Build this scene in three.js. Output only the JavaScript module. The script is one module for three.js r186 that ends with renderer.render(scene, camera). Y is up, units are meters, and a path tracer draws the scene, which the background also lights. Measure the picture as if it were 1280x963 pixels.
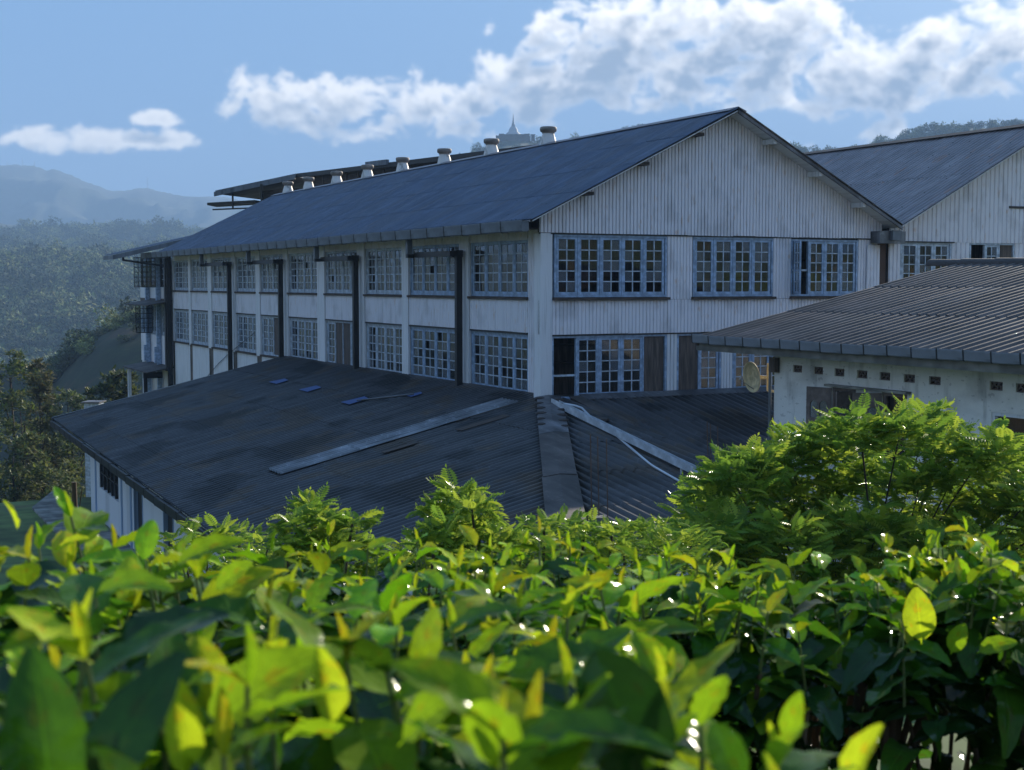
import * as THREE from 'three';
import { mergeGeometries } from 'three/addons/utils/BufferGeometryUtils.js';

// ---------------------------------------------------------------- camera, sky, sun, exposure
const scene = new THREE.Scene();
const FPX = 1750, CXP = 640, CYP = 481.5, PITCH = 4.17 * Math.PI / 180;      // calibrated from the photograph (1280 x 963)
const camera = new THREE.PerspectiveCamera(2 * Math.atan(CYP / FPX) * 180 / Math.PI, 1280 / 963, 0.05, 40000);
camera.position.set(0, 0, 0); camera.rotation.x = -PITCH;
camera.focus = 34; camera.userData.fStop = 13;
const renderer = new THREE.WebGLRenderer({ antialias: true });
renderer.toneMapping = THREE.LinearToneMapping;
renderer.toneMappingExposure = 1.68;
renderer.shadowMap.enabled = true;

const D2R = Math.PI / 180;
const SUN_AZ = 31 * D2R, SUN_EL = 20.5 * D2R;                                 // ahead and to the right, out of frame
const sunDir = new THREE.Vector3(Math.sin(SUN_AZ) * Math.cos(SUN_EL), Math.sin(SUN_EL), -Math.cos(SUN_AZ) * Math.cos(SUN_EL));
const sun = new THREE.DirectionalLight(new THREE.Color(1, 0.9, 0.74), 5);
sun.name = 'sun'; sun.position.copy(sunDir).multiplyScalar(200); sun.target.position.set(0, 0, 0);
sun.castShadow = true; sun.shadow.mapSize.set(4096, 4096);
Object.assign(sun.shadow.camera, { left: -90, right: 90, top: 90, bottom: -90, near: 1, far: 500 });
scene.add(sun); scene.add(sun.target);

// ---------------------------------------------------------------- random, noise
function rng(seed) { let a = seed >>> 0; return () => { a = (a + 0x6D2B79F5) | 0; let t = Math.imul(a ^ (a >>> 15), 1 | a); t = (t + Math.imul(t ^ (t >>> 7), 61 | t)) ^ t; return ((t ^ (t >>> 14)) >>> 0) / 4294967296; }; }
const TAB = new Float32Array(65536); { const r = rng(77); for (let i = 0; i < 65536; i++) TAB[i] = r(); }
const h2 = (x, y) => TAB[((x * 73 + ((y * 157) ^ (x * 31)) * 113 + y * 7) & 65535)];
function vnoise(x, y, px = 0, py = 0) {
  let ix = Math.floor(x), iy = Math.floor(y); const fx = x - ix, fy = y - iy, sx = fx * fx * (3 - 2 * fx), sy = fy * fy * (3 - 2 * fy);
  let x1 = ix + 1, y1 = iy + 1;
  if (px) { ix = ((ix % px) + px) % px; x1 = ((x1 % px) + px) % px; }
  if (py) { iy = ((iy % py) + py) % py; y1 = ((y1 % py) + py) % py; }
  const a = h2(ix, iy), b = h2(x1, iy), c = h2(ix, y1), d = h2(x1, y1);
  return a + (b - a) * sx + (c - a + (a - b - c + d) * sx) * sy;
}
function fbm(x, y, o = 5, px = 0, py = 0) { let s = 0, a = 0.5, n = 0; for (let i = 0; i < o; i++) { s += a * vnoise(x, y, px, py); n += a; a *= 0.5; x = x * 2 + (px ? 0 : 17.3); y = y * 2 + (py ? 0 : 9.1); px *= 2; py *= 2; } return s / n; }
const clamp = (x, a = 0, b = 1) => Math.min(b, Math.max(a, x)), lerp = (a, b, t) => a + (b - a) * t;
const sstep = (a, b, x) => { const t = clamp((x - a) / (b - a)); return t * t * (3 - 2 * t); };
function table(pts) { return (x) => { if (x <= pts[0][0]) return pts[0][1]; for (let i = 1; i < pts.length; i++) if (x <= pts[i][0]) { const [a, p] = pts[i - 1], [b, q] = pts[i]; return lerp(p, q, (x - a) / (b - a)); } return pts[pts.length - 1][1]; }; }

// ---------------------------------------------------------------- sky: air and clouds for every direction
{
  const W = 4096, H = 2048, data = new Float32Array(W * H * 4), HF = new Map();
  // cloud banks: azimuth, elevation, half width, half height (degrees)
  const banks = [[-7.2, 7.1, 3.9, 1.5], [-3, 6.9, 3.2, 1.3], [0.5, 7.6, 3.0, 1.7], [3.2, 8.9, 3.4, 2.3], [7, 9.2, 3.8, 2.7], [10.5, 8.8, 3.4, 2.8], [13.5, 7.6, 3.2, 2.6], [17, 8.6, 3.2, 1.9], [20.6, 9.1, 3.4, 2.1], [25, 8.4, 4, 2], [31, 9.5, 5, 1.8],
    [-17.2, 5.45, 3.0, 0.55], [-14.0, 5.5, 2.2, 0.45], [-14.2, 6.4, 1.1, 0.35], [-21.2, 6.7, 0.8, 0.6], [-28, 7.5, 5, 1.4], [-40, 9, 6, 1.8], [48, 8, 6, 1.7]];
  { const r = rng(5); for (let i = 0; i < 80; i++) banks.push([56 + r() * 250, 5 + r() * 24, 4 + r() * 8, 1 + r() * 2.6]); }
  const near = (az) => { const k = Math.round(az); if (!HF.has(k)) HF.set(k, banks.filter((b) => { let d = Math.abs(az - b[0]) % 360; if (d > 180) d = 360 - d; return d < b[2] * 1.5 + 2; })); return HF.get(k); };
  const cfbm = (x, y, o) => { let s = 0, a = 1, n = 0; for (let i = 0; i < o; i++) { s += a * vnoise(x, y); n += a; a *= 0.6; const q = x * 1.6 + y * 1.2 + 17.3; y = y * 1.6 - x * 1.2 + 9.1; x = q; } return s / n; };
  const dens = (az, el, o) => {
    let m = -1;
    for (const [ba, be, ra, re] of near(az)) { let d = ((az - ba + 540) % 360) - 180; const e = (el - be) / (el < be ? re * 0.8 : re); const q = 1 - (d / ra) ** 2 - e * e; if (q > m) m = q; }
    if (m <= -0.9) return 0;
    const wx = (fbm(az * 0.5 + 40, el * 0.6 + 3, 3) - 0.5) * 1.5, wy = (fbm(az * 0.55 + 90, el * 0.7 + 33, 3) - 0.5) * 1.5;
    const n = cfbm(az * 0.85 + wx + 400, el * 1.25 + wy + 50, o) - 0.5, bil = 0.65 * Math.abs(2 * vnoise(az * 1.5 + wx, el * 2.1 + wy + 9) - 1) + 0.35 * Math.abs(2 * vnoise(az * 3.3 + wx, el * 4.4 + wy + 29) - 1);
    return clamp(m * 0.78 + n * 3.0 + (0.42 - bil) * 0.30 + 0.04, 0, 1.8);
  };
  const sx = sunDir.x, sy = sunDir.y, sz = sunDir.z;
  for (let row = 0; row < H; row++) {
    const el = ((row + 0.5) / H - 0.5) * 180, y = Math.sin(el * D2R), ce = Math.cos(el * D2R), up = Math.max(0, y);
    for (let col = 0; col < W; col++) {
      const az = ((col + 0.5) / W - 0.5) * 360 + 90, x = Math.sin(az * D2R) * ce, z = -Math.cos(az * D2R) * ce;
      const c = clamp(x * sx + y * sy + z * sz, -1, 1), ang = Math.acos(c) / D2R;
      const t = Math.pow(1 - up, 3.2), hz = Math.exp(-Math.max(0, el) / 5.5), glow = 0.85 * Math.exp(-ang / 10) + 0.16 * Math.exp(-ang / 30);
      let r = lerp(0.112, 0.105, t) + hz * 0.11 + glow * 0.70, g = lerp(0.238, 0.235, t) + hz * 0.09 + glow * 0.74, b = lerp(0.45, 0.445, t) + hz * 0.05 + glow * 0.72;
      if (el > 2 && el < 36) {
        const o = 7, d = dens(az, el, o);
        if (d > 0.02) {
          const sh = 0.5 * dens(az + 0.35, el + 0.7, 5) + 0.5 * dens(az + 0.8, el + 1.6, 4);
          const lit = Math.exp(-1.75 * sh) * (0.75 + 0.25 * Math.exp(-ang / 30)), core = clamp(d - 0.35);
          const al = 1 - Math.exp(-4.5 * d * d - 0.9 * d), k = clamp(lit * 1.35 + 0.30 * (1 - clamp(d * 1.2)) - core * 0.34);
          const br = 0.90 + 0.42 * Math.exp(-ang / 22);
          r = lerp(r, lerp(0.25, br, k), al); g = lerp(g, lerp(0.31, br * 0.97, k), al); b = lerp(b, lerp(0.40, br * 0.93, k), al);
        }
      }
      const i = (row * W + col) * 4; data[i] = r; data[i + 1] = g; data[i + 2] = b; data[i + 3] = 1;
    }
  }
  const tex = new THREE.DataTexture(data, W, H, THREE.RGBAFormat, THREE.FloatType);
  tex.mapping = THREE.EquirectangularReflectionMapping; tex.magFilter = THREE.LinearFilter; tex.needsUpdate = true;
  scene.background = tex; scene.environment = tex;
}
scene.fog = new THREE.FogExp2(new THREE.Color(0.42, 0.66, 1.0), 0.00036);

// ---------------------------------------------------------------- helpers
const V = (x, y, z) => new THREE.Vector3(x, y, z);
const taken = new Map();
function numbered(name) { const n = taken.get(name) ?? 0; taken.set(name, n + 1); return n ? name + '_' + String(n).padStart(3, '0') : name; }
function tag(o, label, category, group, kind) { if (label) o.userData.label = label; if (category) o.userData.category = category; if (group) o.userData.group = group; if (kind) o.userData.kind = kind; return o; }
function shade(o) { o.castShadow = true; o.receiveShadow = true; return o; }
function thing(name, label, category, group) { const o = new THREE.Group(); o.name = numbered(name); scene.add(o); return tag(o, label, category, group); }
function part(parent, name, geo, mat, kind) { const m = shade(new THREE.Mesh(geo, mat)); m.name = name; parent.add(m); if (kind) m.userData.kind = kind; return m; }
function sub(parent, name) { const g = new THREE.Group(); g.name = name; parent.add(g); return g; }
function structure(name, geo, mat) { const m = shade(new THREE.Mesh(geo, mat)); m.name = numbered(name); m.userData.kind = 'structure'; scene.add(m); return m; }
function basis(o, origin, X, Y) { const x = X.clone().normalize(), y = Y.clone().normalize(), z = new THREE.Vector3().crossVectors(x, y); o.matrixAutoUpdate = true; const m = new THREE.Matrix4().makeBasis(x, y, z).setPosition(origin); m.decompose(o.position, o.quaternion, o.scale); return o; }
function box(x0, x1, y0, y1, z0, z1) { const g = new THREE.BoxGeometry(x1 - x0, y1 - y0, z1 - z0); g.translate((x0 + x1) / 2, (y0 + y1) / 2, (z0 + z1) / 2); boxUV(g); return g; }
function boxUV(g) { const p = g.attributes.position, n = g.attributes.normal, uv = g.attributes.uv; for (let i = 0; i < p.count; i++) { const ax = Math.abs(n.getX(i)), ay = Math.abs(n.getY(i)); if (ax > 0.7) uv.setXY(i, p.getZ(i), p.getY(i)); else if (ay > 0.7) uv.setXY(i, p.getX(i), p.getZ(i)); else uv.setXY(i, p.getX(i), p.getY(i)); } return g; }
const merge = (a) => mergeGeometries(a.map((g) => g.index ? g.toNonIndexed() : g), false);
function tube(pts, r, seg = 8, rad = 6) { const c = pts.length === 2 ? new THREE.LineCurve3(...pts) : new THREE.CatmullRomCurve3(pts, false, 'catmullrom', 0.15); return new THREE.TubeGeometry(c, pts.length === 2 ? 1 : seg, r, rad, false); }
function rod(a, b, r0, r1 = r0, n = 6) { const d = b.clone().sub(a), g = new THREE.CylinderGeometry(r1, r0, d.length(), n, 1); g.translate(0, d.length() / 2, 0); g.applyQuaternion(new THREE.Quaternion().setFromUnitVectors(V(0, 1, 0), d.normalize())); g.translate(a.x, a.y, a.z); return g; }
// corrugated sheet: x across 0..w, y along y0(x)..y1(x), z out; box or round ribs
function corr(w, y0, y1, { pitch = 0.123, depth = 0.022, prof = 'box', rand = Math.random, tile = 1, bend = 0, uo, vo } = {}) {
  const f0 = typeof y0 === 'function' ? y0 : () => y0, f1 = typeof y1 === 'function' ? y1 : () => y1, xs = [];
  const n = Math.max(1, Math.round(w / pitch)), p = w / n;
  for (let i = 0; i < n; i++) for (const [t, z] of prof === 'box' ? [[0, 0], [0.08, 0], [0.16, 1], [0.84, 1], [0.92, 0]] : prof === 'rib' ? [[0, 0], [0.42, 0], [0.54, 0.75], [0.62, 1], [0.76, 1], [0.84, 0.75], [0.96, 0]] : prof === 'round' ? [[0, 0], [0.17, 0.25], [0.33, 0.75], [0.5, 1], [0.67, 0.75], [0.83, 0.25]] : [[0, 0], [0.36, 0], [0.5, 1], [0.72, 1], [0.86, 0]]) xs.push([(i + t) * p, z * depth]);
  xs.push([w, 0]);
  const P = [], U = [], I = [], ou = uo ?? rand() * 7, ov = vo ?? rand() * 7, rows = bend ? 3 : 2;
  for (const [x, z] of xs) for (let k = 0; k < rows; k++) { const t = k / (rows - 1), y = lerp(f0(x), f1(x), t); P.push(x, y, z + bend * Math.sin(t * Math.PI)); U.push((x + ou) / tile, (y + ov) / tile); }
  for (let i = 0; i + 1 < xs.length; i++) for (let k = 0; k + 1 < rows; k++) { const a = i * rows + k, b = a + rows; I.push(a, b, b + 1, a, b + 1, a + 1); }
  let g = new THREE.BufferGeometry(); g.setAttribute('position', new THREE.Float32BufferAttribute(P, 3)); g.setAttribute('uv', new THREE.Float32BufferAttribute(U, 2)); g.setIndex(I);
  if (prof === 'round') g.computeVertexNormals(); else { g = g.toNonIndexed(); g.computeVertexNormals(); }
  return g;
}
function poly(pts, th, axisUp = V(0, 1, 0)) {   // a slab: closed polygon of 3-D points, given thickness downwards
  const P = [], n = pts.length, push = (...v) => v.forEach((q) => P.push(q.x, q.y, q.z)), d = axisUp.clone().multiplyScalar(-th), low = pts.map((p) => p.clone().add(d));
  for (let i = 1; i + 1 < n; i++) { push(pts[0], pts[i], pts[i + 1]); push(low[0], low[i + 1], low[i]); }
  for (let i = 0; i < n; i++) { const j = (i + 1) % n; push(pts[i], low[i], low[j]); push(pts[i], low[j], pts[j]); }
  const g = new THREE.BufferGeometry(); g.setAttribute('position', new THREE.Float32BufferAttribute(P, 3)); const uv = []; for (let i = 0; i < P.length; i += 3) uv.push(P[i], P[i + 2]); g.setAttribute('uv', new THREE.Float32BufferAttribute(uv, 2)); g.computeVertexNormals(); return g;
}
// a tiling texture from fn(u, v) -> [r, g, b] in sRGB 0..1
function tex(n, fn, srgb = true, rx = 1, ry = rx) {
  const d = new Uint8Array(n * n * 4);
  for (let y = 0; y < n; y++) for (let x = 0; x < n; x++) { const c = fn(x / n, y / n), i = (y * n + x) * 4; d[i] = clamp(c[0]) * 255; d[i + 1] = clamp(c[1]) * 255; d[i + 2] = clamp(c[2]) * 255; d[i + 3] = 255; }
  const t = new THREE.DataTexture(d, n, n); t.wrapS = t.wrapT = THREE.RepeatWrapping; t.magFilter = THREE.LinearFilter; if (srgb) t.colorSpace = THREE.SRGBColorSpace; t.repeat.set(rx, ry); t.needsUpdate = true; return t;
}
const grey = (v) => [v, v, v];
const std = (o) => new THREE.MeshPhysicalMaterial({ side: THREE.DoubleSide, ...o });
const lin = (r, g, b) => new THREE.Color().setRGB(r, g, b);

// ---------------------------------------------------------------- frames: a pixel's ray, and the factory's own axes (u along its gable, v along its long wall)
const AZ = -26.75 * D2R, CORNER = V(1.08, 0, -41);
function ray(px, py) { const x = (px - CXP) / FPX, y = -(py - CYP) / FPX, c = Math.cos(PITCH), s = Math.sin(PITCH); return V(x, y * c - s, -(y * s + c)); }
function at(px, py, d) { const r = ray(px, py); return r.multiplyScalar(d / -r.z); }     // a point d metres ahead
const UD = V(Math.cos(AZ), 0, Math.sin(AZ)), VD = V(Math.sin(AZ), 0, -Math.cos(AZ));
function toUV(p) { const q = p.clone().sub(CORNER); return V(q.dot(UD), p.y, q.dot(VD)); }
function fromUV(u, y, v) { const p = CORNER.clone().addScaledVector(UD, u).addScaledVector(VD, v); p.y = y; return p; }
function on(px, py, axis, val) { const r = ray(px, py), n = axis === 'u' ? UD : VD, t = (CORNER.dot(n) + val) / r.dot(n); return toUV(r.multiplyScalar(t)); }
function framed(o) { o.position.copy(CORNER); o.rotation.y = -AZ; return o; }            // children of it use (u, y, -v)
const F = (u, y, v) => V(u, y, -v);

// ---------------------------------------------------------------- materials
const streak = (u, v, k) => fbm(u * 24, v * 3, 5, 24, 3) * 0.6 + fbm(u * 64, v * 5, 3, 64, 5) * 0.4;
const M = {};
M.wallPaint = std({ color: lin(0.80, 0.815, 0.88), roughness: 0.62, map: tex(512, (u, v) => { const s = streak(u, v), b = fbm(u * 6, v * 6, 5, 6, 6), r = fbm(u * 40, v * 10, 3, 40, 10); const k = 0.95 - 0.10 * clamp((s - 0.5) * 2.4) - 0.10 * clamp((b - 0.5) * 3), rust = clamp((r - 0.72) * 6) * 0.35; return [k * (1 - rust * 0.15), k * (0.985 - rust * 0.35), k * (0.985 - rust * 0.5)]; }, true, 0.4, 0.28), bumpMap: tex(256, (u, v) => grey(fbm(u * 20, v * 8, 4, 20, 8)), false, 0.4), bumpScale: 0.004 });
M.trimPaint = std({ color: lin(0.74, 0.75, 0.79), roughness: 0.6, map: tex(256, (u, v) => { const k = 0.95 - 0.24 * clamp((streak(u, v) - 0.5) * 2.2); return [k, k, k]; }, true, 0.6, 0.3) });
const roofTex = tex(1024, (u, v) => { const b = fbm(u * 5, v * 5, 6, 5, 5), s = fbm(u * 40, v * 4, 4, 40, 4); const nx = Math.abs(((u * 12) % 1) - 0.5), ny = Math.abs(((v * 3) % 1) - 0.5); const nail = nx < 0.06 && ny < 0.016 && h2(Math.floor(u * 12), Math.floor(v * 3) + 90) > 0.35; let k = 0.84 + (b - 0.5) * 0.26 + (s - 0.5) * 0.16; if (nail) k *= 0.4; const ru = clamp((fbm(u * 16, v * 5 + 3, 4, 16, 5) - 0.64) * 5) * 0.45; return [k * (1 + ru * 0.35), k * (1 - ru * 0.1), k * (1 - ru * 0.35)]; }, true, 0.3, 0.3);
M.roofBlue = [[0.115, 0.155, 0.245], [0.125, 0.162, 0.245], [0.105, 0.143, 0.23], [0.128, 0.155, 0.225]].map((c) => std({ color: lin(...c), roughness: 0.48, metalness: 0.25, map: roofTex }));
M.roofSecond = std({ color: lin(0.37, 0.33, 0.345), roughness: 0.55, metalness: 0.2, map: roofTex });  // base colour lightened to paint in a pale veil of flare and haze
M.ridge = std({ color: lin(0.15, 0.18, 0.24), roughness: 0.55, metalness: 0.2, map: roofTex });
const oldTex = (seed) => tex(512, (u, v) => { const b = fbm(u * 6 + 0, v * 6, 6, 6, 6), s = fbm(u * 30, v * 3 + seed, 4, 30, 3), l = fbm(u * 48, v * 48, 3, 48, 48); const k = 0.66 + (b - 0.5) * 0.55 + (s - 0.5) * 0.32 + (l > 0.72 ? 0.10 : 0); return [k * 1.02, k, k * 0.99]; }, true, 0.22, 0.22);
const oldA = oldTex(0);
const leanTex = tex(1024, (u, v) => { const b = fbm(u * 5, v * 5, 6, 5, 5), s = fbm(u * 60, v * 6, 4, 60, 6), p = fbm(u * 9 + 0, v * 9, 5, 9, 9), l = fbm(u * 90, v * 90, 2, 90, 90); const moss = clamp((b - 0.53) * 9), br = clamp((p - 0.55) * 7); let k = 0.72 + (s - 0.5) * 0.4 + (l > 0.78 ? 0.12 : 0); k *= 1 - 0.42 * moss; return [k * (1 + 0.10 * br), k * (1 - 0.04 * br), k * (1 - 0.2 * br)]; }, true, 0.11);
M.leanto = [[0.098, 0.099, 0.112], [0.105, 0.105, 0.116], [0.092, 0.092, 0.103]].map((c, i) => std({ color: lin(...c), roughness: 0.55, metalness: 0.1, map: leanTex }));   // weathered sheets, one mixed lot on all three roofs
M.flash = std({ color: lin(0.27, 0.28, 0.31), roughness: 0.55, metalness: 0.3, map: oldA });
M.flashRust = std({ color: lin(0.15, 0.13, 0.125), roughness: 0.75, map: oldA });
const blueTex0 = tex(128, (u, v) => { const k = 0.88 + (fbm(u * 8, v * 8, 4, 8, 8) - 0.5) * 0.4; return [k, k, k]; });
M.galv = std({ color: lin(0.40, 0.43, 0.48), roughness: 0.42, metalness: 0.5, map: oldA });
const gutTex = tex(256, (u, v) => { const k = 0.8 + (fbm(u * 5, v * 5, 5, 5, 5) - 0.5) * 0.35 - 0.25 * clamp((fbm(u * 24, v * 4, 3, 24, 4) - 0.6) * 4); return [k, k, k * 0.99]; }, true, 0.5);
M.gutter = std({ color: lin(0.22, 0.25, 0.30), roughness: 0.55, metalness: 0.2, map: gutTex });
M.gutterHouse = std({ color: lin(0.32, 0.345, 0.41), roughness: 0.55, map: gutTex });
M.channel = std({ color: lin(0.62, 0.66, 0.72), roughness: 0.5, map: blueTex0 });
M.black = std({ color: lin(0.018, 0.019, 0.022), roughness: 0.5, map: oldA });
M.darkWood = std({ color: lin(0.10, 0.07, 0.055), roughness: 0.75, map: tex(256, (u, v) => { const k = 0.7 + (fbm(u * 4, v * 40, 4, 4, 40) - 0.5) * 0.8; return [k, k * 0.97, k * 0.95]; }, true, 0.8) });
M.brownBoard = std({ color: lin(0.15, 0.12, 0.105), roughness: 0.7, map: tex(256, (u, v) => { const k = 0.75 + (fbm(u * 30, v * 3, 4, 30, 3) - 0.5) * 0.7; return [k, k * 0.97, k * 0.95]; }, true, 0.7) });
const blueTex = tex(256, (u, v) => { const n = fbm(u * 10, v * 10, 5, 10, 10), c = fbm(u * 40, v * 16, 3, 40, 16); const w = clamp((c - 0.66) * 8) * 0.5, k = 0.86 + (n - 0.5) * 0.5; return [lerp(k, 0.95, w), lerp(k, 0.9, w), lerp(k, 0.8, w)]; }, true, 1);
M.blue = std({ color: lin(0.35, 0.48, 0.68), roughness: 0.5, map: blueTex });
M.bluePale = std({ color: lin(0.54, 0.63, 0.76), roughness: 0.55, map: blueTex });
M.glass = std({ color: lin(0.72, 0.76, 0.80), transmission: 1, thickness: 0, roughness: 0.04, ior: 1.5 });
M.glassDustySheen = std({ color: lin(0.50, 0.54, 0.60), transmission: 0.86, thickness: 0, roughness: 0.10, ior: 1.5 });  // dusty glass; pale diffuse colour also stands in for reflected sky
M.concrete = std({ color: lin(0.30, 0.29, 0.275), roughness: 0.9, map: tex(256, (u, v) => { const k = 0.8 + (fbm(u * 8, v * 8, 6, 8, 8) - 0.5) * 0.8; return [k, k, k * 0.98]; }, true, 0.3) });
M.interior = std({ color: lin(0.22, 0.19, 0.17), roughness: 0.9, map: oldA });
M.houseWall = std({ color: lin(0.80, 0.80, 0.80), roughness: 0.85, map: tex(512, (u, v) => { const s = fbm(u * 30, v * 4, 4, 30, 4), b = fbm(u * 7, v * 7, 6, 7, 7), d = fbm(u * 60, v * 60, 2, 60, 60); const k = 0.95 - 0.2 * clamp((b - 0.52) * 2.5) - 0.2 * clamp((s - 0.56) * 3) - (d > 0.8 ? 0.12 : 0); return [k, k * 0.992, k * 0.975]; }, true, 0.2, 0.3), bumpMap: tex(256, (u, v) => grey(fbm(u * 30, v * 30, 4, 30, 30)), false, 0.6), bumpScale: 0.006 });
M.houseRoof = [std({ color: lin(0.135, 0.10, 0.092), roughness: 0.62, map: oldA }), std({ color: lin(0.155, 0.12, 0.11), roughness: 0.6, map: oldA }), std({ color: lin(0.115, 0.088, 0.082), roughness: 0.66, map: oldA })];
M.vent = std({ color: lin(0.72, 0.72, 0.74), roughness: 0.42, metalness: 0.35, map: tex(128, (u, v) => { const k = 0.9 - 0.4 * clamp((fbm(u * 12, v * 3, 4, 12, 3) - 0.5) * 2.5); return [k, k * 0.98, k * 0.95]; }) });
M.ventCap = std({ color: lin(0.74, 0.66, 0.60), roughness: 0.7, metalness: 0.2, map: oldA });
M.tarp = std({ color: lin(0.02, 0.065, 0.22), roughness: 0.5 });
M.shutter = std({ color: lin(0.19, 0.145, 0.13), roughness: 0.65, map: blueTex });
M.dish = std({ color: lin(0.85, 0.70, 0.42), roughness: 0.6, map: blueTex });
M.steel = std({ color: lin(0.30, 0.29, 0.28), roughness: 0.5, metalness: 0.6 });
M.rust = std({ color: lin(0.10, 0.06, 0.045), roughness: 0.85 });
M.bark = std({ color: lin(0.13, 0.105, 0.08), roughness: 0.95, map: oldA });
M.stake = std({ color: lin(0.22, 0.15, 0.085), roughness: 0.9, map: oldA });
M.stupa = std({ color: lin(0.42, 0.43, 0.45), roughness: 0.7 });
M.mast = std({ color: lin(0.35, 0.35, 0.37), roughness: 0.6, metalness: 0.3 });

// ---------------------------------------------------------------- terrain (x right, d ahead, heights against the eye)
const pxOf = (az) => CXP + FPX * Math.tan(clamp(az, -1.3, 1.3));
const crest250 = table([[-400, -62], [-100, -48], [0, -27], [60, -17.2], [95, -12.5], [130, -8.6], [150, -7.2], [175, -6.2], [260, -3], [420, -2], [2000, -2]]);
const farRise = table([[0, 0], [70, -9], [100, -17], [150, -26], [210, -18], [250, 0], [300, -14], [420, -78], [560, -62], [700, -36], [900, -12], [1150, 8], [1400, 20], [1800, 44], [2300, 20], [3000, -30], [20000, -60]]);
function ground(x, d) {
  const r = Math.hypot(x, d), az = Math.atan2(x, d);
  const near = d > 0 ? -1.34 - 0.155 * d : -1.34 - 0.10 * d;
  let drop = Math.max(sstep(13, 23, d), sstep(5, 16, -x + d * 0.1 - 2) * sstep(6, 16, d));
  let y = lerp(near, -9.0, drop) + (d < 13 ? (fbm(x * 0.8 + 3, d * 0.8 + 8, 3) - 0.5) * 0.12 : 0);
  if (d <= 0) { y = Math.min(near, 26) + sstep(5, 60, r) * (fbm(x * 0.03, d * 0.03 + 5, 4) - 0.5) * 6; return y; }
  const side = sstep(6, 40, -x - 4) * sstep(20, 55, d);                        // the slope falls away west of the shed
  y -= side * 6 * sstep(15, 60, -x);
  if (r > 62) {
    const c = crest250(pxOf(az)); let f = farRise(r);
    if (r > 150 && r < 300) f = r < 250 ? lerp(Math.min(-26, c - 14), c, sstep(150, 250, r)) : lerp(c, -14 + Math.min(c, 0), sstep(250, 300, r));
    else if (r <= 150) f = lerp(-9 - side * 6, Math.min(-26, c - 14), sstep(62, 150, r));
    const n = (fbm(x * 0.004 + 9, d * 0.004 + 3, 5) - 0.5), big = sstep(380, 700, r);
    f += big * n * 60 * (1 - sstep(1700, 2400, r) * 0.6) + (1 - big) * (fbm(x * 0.05, d * 0.05, 4) - 0.5) * 2.5;
    y = f;
  }
  return y;
}
{
  const az = []; for (let a = -180; a < -28; a += 5) az.push(a); for (let a = -28; a <= 28; a += 0.22) az.push(a); for (let a = 32; a <= 180; a += 4) az.push(a); az[az.length - 1] = 180;
  const rs = [0, 0.4]; while (rs[rs.length - 1] < 7000) { const r = rs[rs.length - 1]; rs.push(r + Math.max(0.3, r * 0.055)); }
  const P = [], U = [], I = [], C = [], n = az.length;
  for (const r of rs) for (const a of az) { const q = r > 96 && r < 330 && Math.abs(a) < 60 ? 0.2 : r >= 330 ? 0.6 : 1; C.push(q, q * 1.02, q); const x = r * Math.sin(a * D2R), d = r * Math.cos(a * D2R); P.push(x, ground(x, d), -d); U.push(x / 40, d / 40); }  // vertex colour darkens the near hill, painting in its shade
  for (let i = 0; i + 1 < rs.length; i++) for (let k = 0; k + 1 < n; k++) { const a = i * n + k, b = a + n; I.push(a, b + 1, b, a, a + 1, b + 1); }
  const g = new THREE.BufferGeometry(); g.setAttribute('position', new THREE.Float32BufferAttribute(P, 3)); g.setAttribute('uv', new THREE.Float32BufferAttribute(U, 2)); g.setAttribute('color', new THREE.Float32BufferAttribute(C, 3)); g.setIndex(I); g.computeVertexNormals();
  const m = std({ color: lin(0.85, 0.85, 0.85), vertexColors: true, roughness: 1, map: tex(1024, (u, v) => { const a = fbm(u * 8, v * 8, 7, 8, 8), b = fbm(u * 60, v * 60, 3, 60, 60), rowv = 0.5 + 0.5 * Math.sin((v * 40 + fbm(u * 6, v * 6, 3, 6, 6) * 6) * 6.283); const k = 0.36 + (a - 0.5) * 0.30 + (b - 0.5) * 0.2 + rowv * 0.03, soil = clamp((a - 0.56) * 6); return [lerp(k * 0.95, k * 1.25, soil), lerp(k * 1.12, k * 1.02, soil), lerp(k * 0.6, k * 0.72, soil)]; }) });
  structure('ground', g, m);
}
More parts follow.
